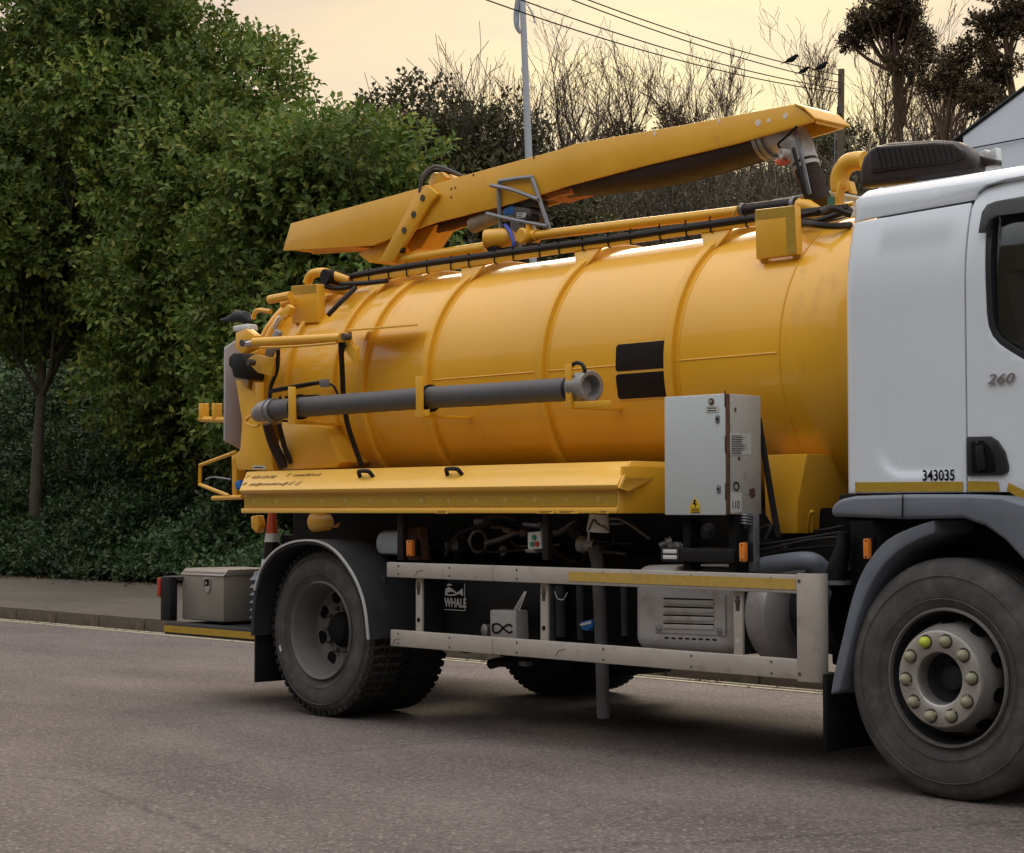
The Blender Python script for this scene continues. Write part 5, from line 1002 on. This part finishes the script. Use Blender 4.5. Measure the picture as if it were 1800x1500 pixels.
rf.prism([(3.93, yr + .0, 2.772), (5.62, yr, 2.772), (5.62, yr + .25, 2.84), (5.62, 1.25, 2.87), (5.62, 2.25 - yr + .0, 2.84), (5.62, 2.5 - yr, 2.772)][0:0] or [(3.89, yr, 2.772), (3.89, yr + .2, 2.81), (3.89, 1.25, 2.83), (3.89, 2.3 - yr, 2.81), (3.89, 2.5 - yr, 2.772), (3.89, 2.5 - yr, 2.6), (3.89, yr, 2.6)], (1.79, 0, 0)); rf.build('roof', M['white'], cabr, .02)
MB().prism([(3.985, .20, 1.33), (3.985, 2.4, 1.33), (3.985, 2.4, 2.75), (3.985, .26, 2.75)], (-.03, 0, 0)).build('rear_wall', M['white'], cabr, .01)
MB().box((4.0, 2.32, 1.33), (5.95, 2.40, 2.75)).build('far_side', M['white'], cabr, .02)
MB().prism([(5.62, .14, 1.0), (5.95, .22, 1.0), (5.95, .22, 1.9), (5.70, .25, 2.72), (5.60, .25, 2.72), (5.62, .14, 2.0)], (0, .06, 0)).build('front_pillar', M['white'], cabr, .01)
MB().prism([(5.95, .22, .45), (5.95, 2.3, .45), (5.95, 2.3, 1.9), (5.95, .22, 1.9)], (.03, 0, 0)).build('front_panel', M['white'], cabr, .01)
MB().prism([(5.95, .22, 1.92), (5.95, 2.3, 1.92), (5.71, 2.27, 2.72), (5.71, .25, 2.72)], (.012, 0, 0)).build('windscreen', M['glass'], cabr)
MB().box((4.05, .3, 1.28), (5.9, 2.3, 1.33)).build('cab_floor', M['dark'], cabr); MB().box((4.04, .26, 1.33), (4.08, 2.3, 2.72)).build('inner_lining', M['black'], cabr)
win = [P(a_, b_, .12) for a_, b_ in ((1730, 372), (1736, 362), (1748, 358))]
wo = [(4.635, 2.50), (4.65, 2.545), (4.68, 2.57), (4.75, 2.585), (5.50, 2.60), (5.56, 2.2), (5.52, 1.75), (5.3, 1.70), (4.95, 1.735), (4.80, 1.80)]
wo = [(P(a_, b_, .12).x, P(a_, b_, .14).z) for a_, b_ in ((1731, 390), (1731, 374), (1737, 363), (1750, 358), (1800, 349))] + [(5.45, 2.585), (5.52, 2.3), (5.50, 1.80), (5.2, 1.70), (4.97, 1.72)] + [(P(a_, b_, .11).x, P(a_, b_, .11).z) for a_, b_ in ((1800, 632), (1775, 617), (1758, 605), (1746, 591), (1739, 574), (1736, 552))]
zb_ = lambda a_, b_: (P(a_, b_, .1).x, P(a_, b_, .1).z)
do = [(4.538, 1.325), (4.538, zs_(4.54) - .035), (4.552, zs_(4.55) + .02), (4.585, zs_(4.58) + .048), (4.66, zs_(4.66) + .06), (5.58, zs_(5.0) + .073), (5.60, 2.2), (5.60, 1.325)]
dr = skin('cab_door', do, [wo], M['white'], T, cabY, .035)
def inset(pl, d_):
    c = Vector((sum(p[0] for p in pl) / len(pl), sum(p[1] for p in pl) / len(pl))); r = []
    n_ = len(pl)
    for i in range(n_):
        a_ = Vector(pl[i - 1]); b_ = Vector(pl[i]); e2 = Vector(pl[(i + 1) % n_]); t1 = (b_ - a_).normalized(); t2 = (e2 - b_).normalized(); nn = (Vector((-t1.y, t1.x)) + Vector((-t2.y, t2.x))).normalized()
        if nn.dot(c - b_) < 0: nn = -nn
        r.append(tuple(b_ + nn * d_))
    return r
skin('window_frame', wo, [inset(wo, .028)], M['frameblk'], dr, lambda x, z: cabY(x, z) + .006, .02, bev=.003)
skin('window_glass', inset(wo, .026), [], M['glass'], dr, lambda x, z: cabY(x, z) + .016, .004, bev=0)
wv = [(P(a_, b_, .12).x, P(a_, b_, .14).z) for a_, b_ in ((1727, 412), (1728, 375), (1735, 361), (1750, 355), (1800, 346))] + [(5.45, 2.60), (5.42, 2.52)] + [(P(a_, b_, .12).x, P(a_, b_, .14).z) for a_, b_ in ((1800, 376), (1760, 381), (1742, 390), (1739, 412))]
skin('wind_deflector', wv, [], M['frameblk'], dr, lambda x, z: cabY(x, z) - .035, .006, bev=.002)
st_ = MB().box((4.55, .45, 1.45), (5.05, .95, 1.6)).build('seat', M['seat'], cabr, .05); MB().prism([(4.5, .45, 1.55), (4.68, .45, 1.55), (4.52, .45, 2.32), (4.42, .45, 2.30)], (0, .5, 0)).build('seat_back', M['seat'], st_, .04); MB().box((4.40, .58, 2.34), (4.5, .82, 2.5)).build('headrest', M['seat'], st_, .03)
MB().lathe((5.25, .7, 1.75), (-.6, 0, .8), [(-.012, .19), (0, .205), (.012, .19), (0, .178)], 32, True).build('steering_wheel', M['black'], cabr)
MB().box((5.5, .3, 1.3), (5.9, 2.2, 1.8)).build('dashboard', M['black'], cabr, .05)
# handle, badges, tape
hx0, hx1 = P(1698, 800, .09).x, P(1770, 800, .09).x
hd = plate('door_handle', [(1698, 768), (1740, 767), (1752, 775), (1765, 795), (1771, 820), (1770, 830), (1760, 836), (1699, 837)], .085, .02, M['frameblk'], dr, .006)
plate('handle_recess', [(1706, 778), (1716, 774), (1728, 775), (1736, 782), (1746, 800), (1750, 826), (1745, 831), (1708, 832)], .082, .003, M['ink'], hd, .002)
plate('handle_grip', [(1713, 784), (1727, 782), (1729, 800), (1732, 826), (1718, 829), (1714, 800)], .068, .014, M['black'], hd, .006); MB().disc(P(1717, 777, .08), (0, 1, 0), .007, .006, 12).build('lock', M['bolt'], hd)
q = P(1734, 676, .092); text('lettering', '260', .062, M['silvertxt'], dr, q, (1, 0, 0), (0, 0, 1), .003, .3, 1.4)
q = P(1621, 845, .098); text('lettering', '343035', .066, M['ink'], cabr, q, (1, 0, 0), (0, 0, 1), .0008, 0, .86, offset=.0012)
plate('reflective_strip', [(1503, 848), (1692, 847), (1692, 864), (1503, 865)], .094, .003, M['retro'], cabr, 0, smooth=False)
for i_, pp in enumerate(([(1701, 846), (1754, 847), (1756, 864), (1701, 864)], [(1773, 849), (1810, 868), (1806, 884), (1769, 862)])): plate('reflective_strip', pp, .094, .003, M['retro'], dr, 0, smooth=False)
# wheel arch cover and inner guard
aw = [P(a_, b_, -.03) for a_, b_ in ((1458, 908), (1460, 890), (1472, 878), (1500, 872), (1600, 869), (1700, 869), (1760, 872), (1800, 884))] + [Vector((5.0, 0, 1.24)), Vector((5.3, 0, 1.27)), Vector((5.93, 0, 1.27)), Vector((5.97, 0, .6)), Vector((5.9, 0, .4)), Vector((5.2, 0, .4)), Vector((5.17, 0, .62)), Vector((5.06, 0, .86))] + [P(a_, b_, -.03) for a_, b_ in ((1800, 988), (1765, 950), (1730, 925), (1690, 911), (1590, 913))]
MB().prism([(p.x, -.03, p.z) for p in aw], (0, .5, 0)).build('wheel_arch', M['fender'], T, .03, seg=4, ang=20)
MB().tube([P(1587, 870, -.034), P(1586, 912, -.034)], .003, 5).build('arch_seam', M['ink'], T)
ig = [(1642, 914), (1600, 928), (1560, 948), (1530, 980), (1508, 1020), (1492, 1070), (1478, 1130), (1466, 1180), (1459, 1222)]; ii = [(1476, 1216), (1484, 1180), (1496, 1130), (1510, 1078), (1527, 1035), (1550, 998), (1578, 970), (1612, 950), (1642, 938)]
sp2 = lambda l: [(p.x, p.y) for p in spline([Vector((a_, b_, 0)) for a_, b_ in l], 3)]
plate('inner_mudguard', sp2(ig) + sp2(ii), -.01, .45, M['fender'], T, .01, seg=3)
MB().box((3.82, .0, .15), (3.845, .42, .5)).build('mud_or_shade_flap', M['dark'], T, .003)
MB().box((3.9, .42, .35), (5.3, .47, 1.24)).build('arch_liner', M['dark'], T)
MB().box((3.88, .05, 1.2), (3.95, 2.2, 1.32)).build('cab_mount', M['dark'], T, .01)
# roof unit
ry = .62
ru = MB().prism([P(a_, b_, ry) for a_, b_ in ((1508, 330), (1509, 295), (1514, 275), (1528, 258), (1560, 250), (1640, 245), (1678, 248), (1694, 256), (1712, 272), (1716, 286), (1716, 306))], (0, .10, 0)).build('roof_unit', M['acunit'], T, .045, seg=5, ang=25)
gp = [(1528, 300), (1526, 266), (1540, 257), (1640, 250), (1676, 252), (1692, 264), (1694, 278), (1670, 286), (1560, 300), (1532, 305)]
plate('grille_surround', gp, ry - .012, .02, M['acunit'], ru, .008); plate('grille', [(1533, 298), (1531, 268), (1542, 261), (1640, 254), (1674, 256), (1688, 266), (1689, 275), (1668, 282), (1560, 295)], ry - .016, .006, M['grille'], ru, 0)
for k in range(15):
    a_ = 1540 + k * 9.6; MB().bar(P(a_, 261 - k * .4, ry - .02), P(a_ + 8, 293 - k * 1.0 - (2 if k > 12 else 0), ry - .02), .006, .006, (0, 1, 0)).build('grille_bar', M['grille'], ru, 0, smooth=False)
plate('roof_fairing', [(1712, 270), (1750, 280), (1750, 290), (1712, 296)], .68, .06, M['acunit'], T, .008); plate('beacon_fin', [(1722, 268), (1730, 262), (1738, 266), (1750, 258), (1752, 280), (1735, 278)], .76, .05, M['wht'], T, .006)
# --- stowed suction hose resting in the brackets
sh = empty('suction_hose', P(750, 700, .2), 'long grey suction hose with a metal coupling, stowed in brackets along the tank', 'hose')
hp = [P(472, 722, .2), P(520, 717, .2), P(600, 711, .2), P(680, 705, .2), P(760, 699, .2), P(850, 694, .2), P(940, 688, .2), P(1012, 684, .2)]
MB().tube(spline(hp, 8), [.064 + .0012 * math.sin(i * 2.2) for i in range(57)], 24).build('hose', M['hose'], sh)
MB().tube([P(452, 729, .2), P(462, 724, .2), P(474, 722, .2), P(484, 721, .2)], [.050, .068, .074, .068], 22).build('end_cuff', M['ally'], sh)
for a_ in (476, 484): c = P(a_, 721.5, .2); MB().lathe(c, (1, 0, .02), [(-.006, .068), (-.006, .078), (.006, .078), (.006, .068)], 24, True).build('hose_band', M['steel'], sh)
c = P(1018, 681, .17); MB().lathe(c, (1, -.12, .01), [(-.05, .06), (-.03, .078), (0, .08), (.02, .072), (.06, .072), (.065, .085), (.10, .085), (.105, .078), (.105, .06), (.04, .052), (.03, 0)], 32).build('coupling', M['ally'], sh)
MB().tube(spline([P(1008, 668, .12), P(1003, 650, .12), P(1010, 639, .12), P(1022, 640, .12), P(1028, 652, .12), P(1022, 664, .12)], 5), .011, 8).build('coupling_lever', M['black'], sh)
for a_ in (524, 752, 1008): c = P(a_, 716 - (a_ - 524) * .066, .2); MB().lathe(c, (1, 0, .02), [(-.02, .066), (-.02, .078), (.03, .082), (.03, .066)], 24, True).build('rubber_strap', M['black'], sh)

# --- crowded plumbing deep in the side bay, above the rear wheel and along the chassis
R7 = random.Random(21)
for k in range(16):
    x_ = R7.uniform(.55, 3.3); y_ = R7.uniform(.38, .68); z_ = R7.uniform(.98, 1.18); pts = [Vector((x_, y_, z_))]
    for _ in range(3): pts.append(pts[-1] + Vector((R7.uniform(-.3, .3), R7.uniform(-.08, .08), R7.uniform(-.14, .08))))
    MB().tube(spline(pts, 4), R7.choice((.008, .012, .018)), 7).build('bay_pipe', R7.choice((M['rub2'], M['rfender'], M['rfender'], M['steel'])), T)
for k in range(14):
    x_ = R7.uniform(.7, 3.3); y_ = R7.uniform(.4, .62); z_ = R7.uniform(.97, 1.17); q = R7.uniform(.02, .05)
    MB().lathe((x_, y_, z_), (R7.uniform(-1, 1), -1, R7.uniform(-.5, .5)), [(0, q), (.03, q), (.035, q * .6), (.07, q * .6), (.07, 0)], 10).build('fitting', R7.choice((M['bolt'], M['rfender'], M['steel'])), T)
MB().lathe(P(575, 918, .75), (1, .1, 0), [(-.12, 0), (-.12, .07), (-.1, .08), (.1, .08), (.14, .06), (.3, .06), (.3, 0)], 20).build('yellow_air_tank', M['yellow'], T)
plate('rear_pipe_flange', [(440, 908), (452, 906), (456, 925), (450, 938), (441, 928)], .7, .06, M['yellow'], T, .01)
plate('lit_gap_patch', [(584, 925), (598, 918), (594, 928), (586, 928)], .5, .01, M['orange'], T, 0)  # amber plate stands in for light showing through a small gap
plate('chalk_mark', [(490, 1135), (493, 1134), (495, 1145), (492, 1146)], .004, .001, M['paper'], rw, 0, smooth=False)
plate('mudguard_bolt', [(664, 1014), (676, 1014), (677, 1026), (665, 1026)], .12, .02, M['rfender'], T, .004)
for x_ in (.75, 1.2, 1.75, 2.4, 3.0, 3.5):
    for z_ in (.482, .536, .88, .927): MB().disc((x_, .0275, z_), (0, 1, 0), .006, .003, 8).build('rivet', M['bolt'], gd)
for z_, x_ in ((.50, .70), (.51, 2.05), (.90, .9)):
    MB().tube([(x_, .0285, z_ - .03), (x_ + .02, .0285, z_), (x_ + .07, .0285, z_ + .01)], .0012, 4).build('scratch', M['rust'], gd)
# gutter grit and a few stray leaves and twigs on the road and pavement
n = 700; x = rng.uniform(-24, 8, n); y = 3.60 - np.abs(rng.normal(size=n)) * .12; p = np.stack([x, y, np.full(n, .008)], 1); d = np.stack([rng.normal(size=n), rng.normal(size=n), np.zeros(n)], 1); ln = rng.uniform(.015, .05, n)
V, F = leaves(p, d, np.tile([0, 0, 1.], (n, 1)) + rng.normal(size=(n, 3)) * .2, ln, ln * .6); tag(link('gutter_litter', fast_mesh('gutter_litter', V, F), M['litter']), kind='stuff')
n = 90; x = rng.uniform(-14, 8, n); y = rng.uniform(-5, 3.3, n); p = np.stack([x, y, np.full(n, .006)], 1); d = np.stack([rng.normal(size=n), rng.normal(size=n), np.zeros(n)], 1); ln = rng.uniform(.012, .035, n)
V, F = leaves(p, d, np.tile([0, 0, 1.], (n, 1)) + rng.normal(size=(n, 3)) * .2, ln, ln * .6); tag(link('road_litter', fast_mesh('road_litter', V, F), M['litter']), kind='stuff')

MB().box((.64, 1.85, .17), (.665, 2.47, .95)).build('mud_or_shade_flap', M['dark'], T, .003)  # added black sheet, stands in for the shade over the far wheel
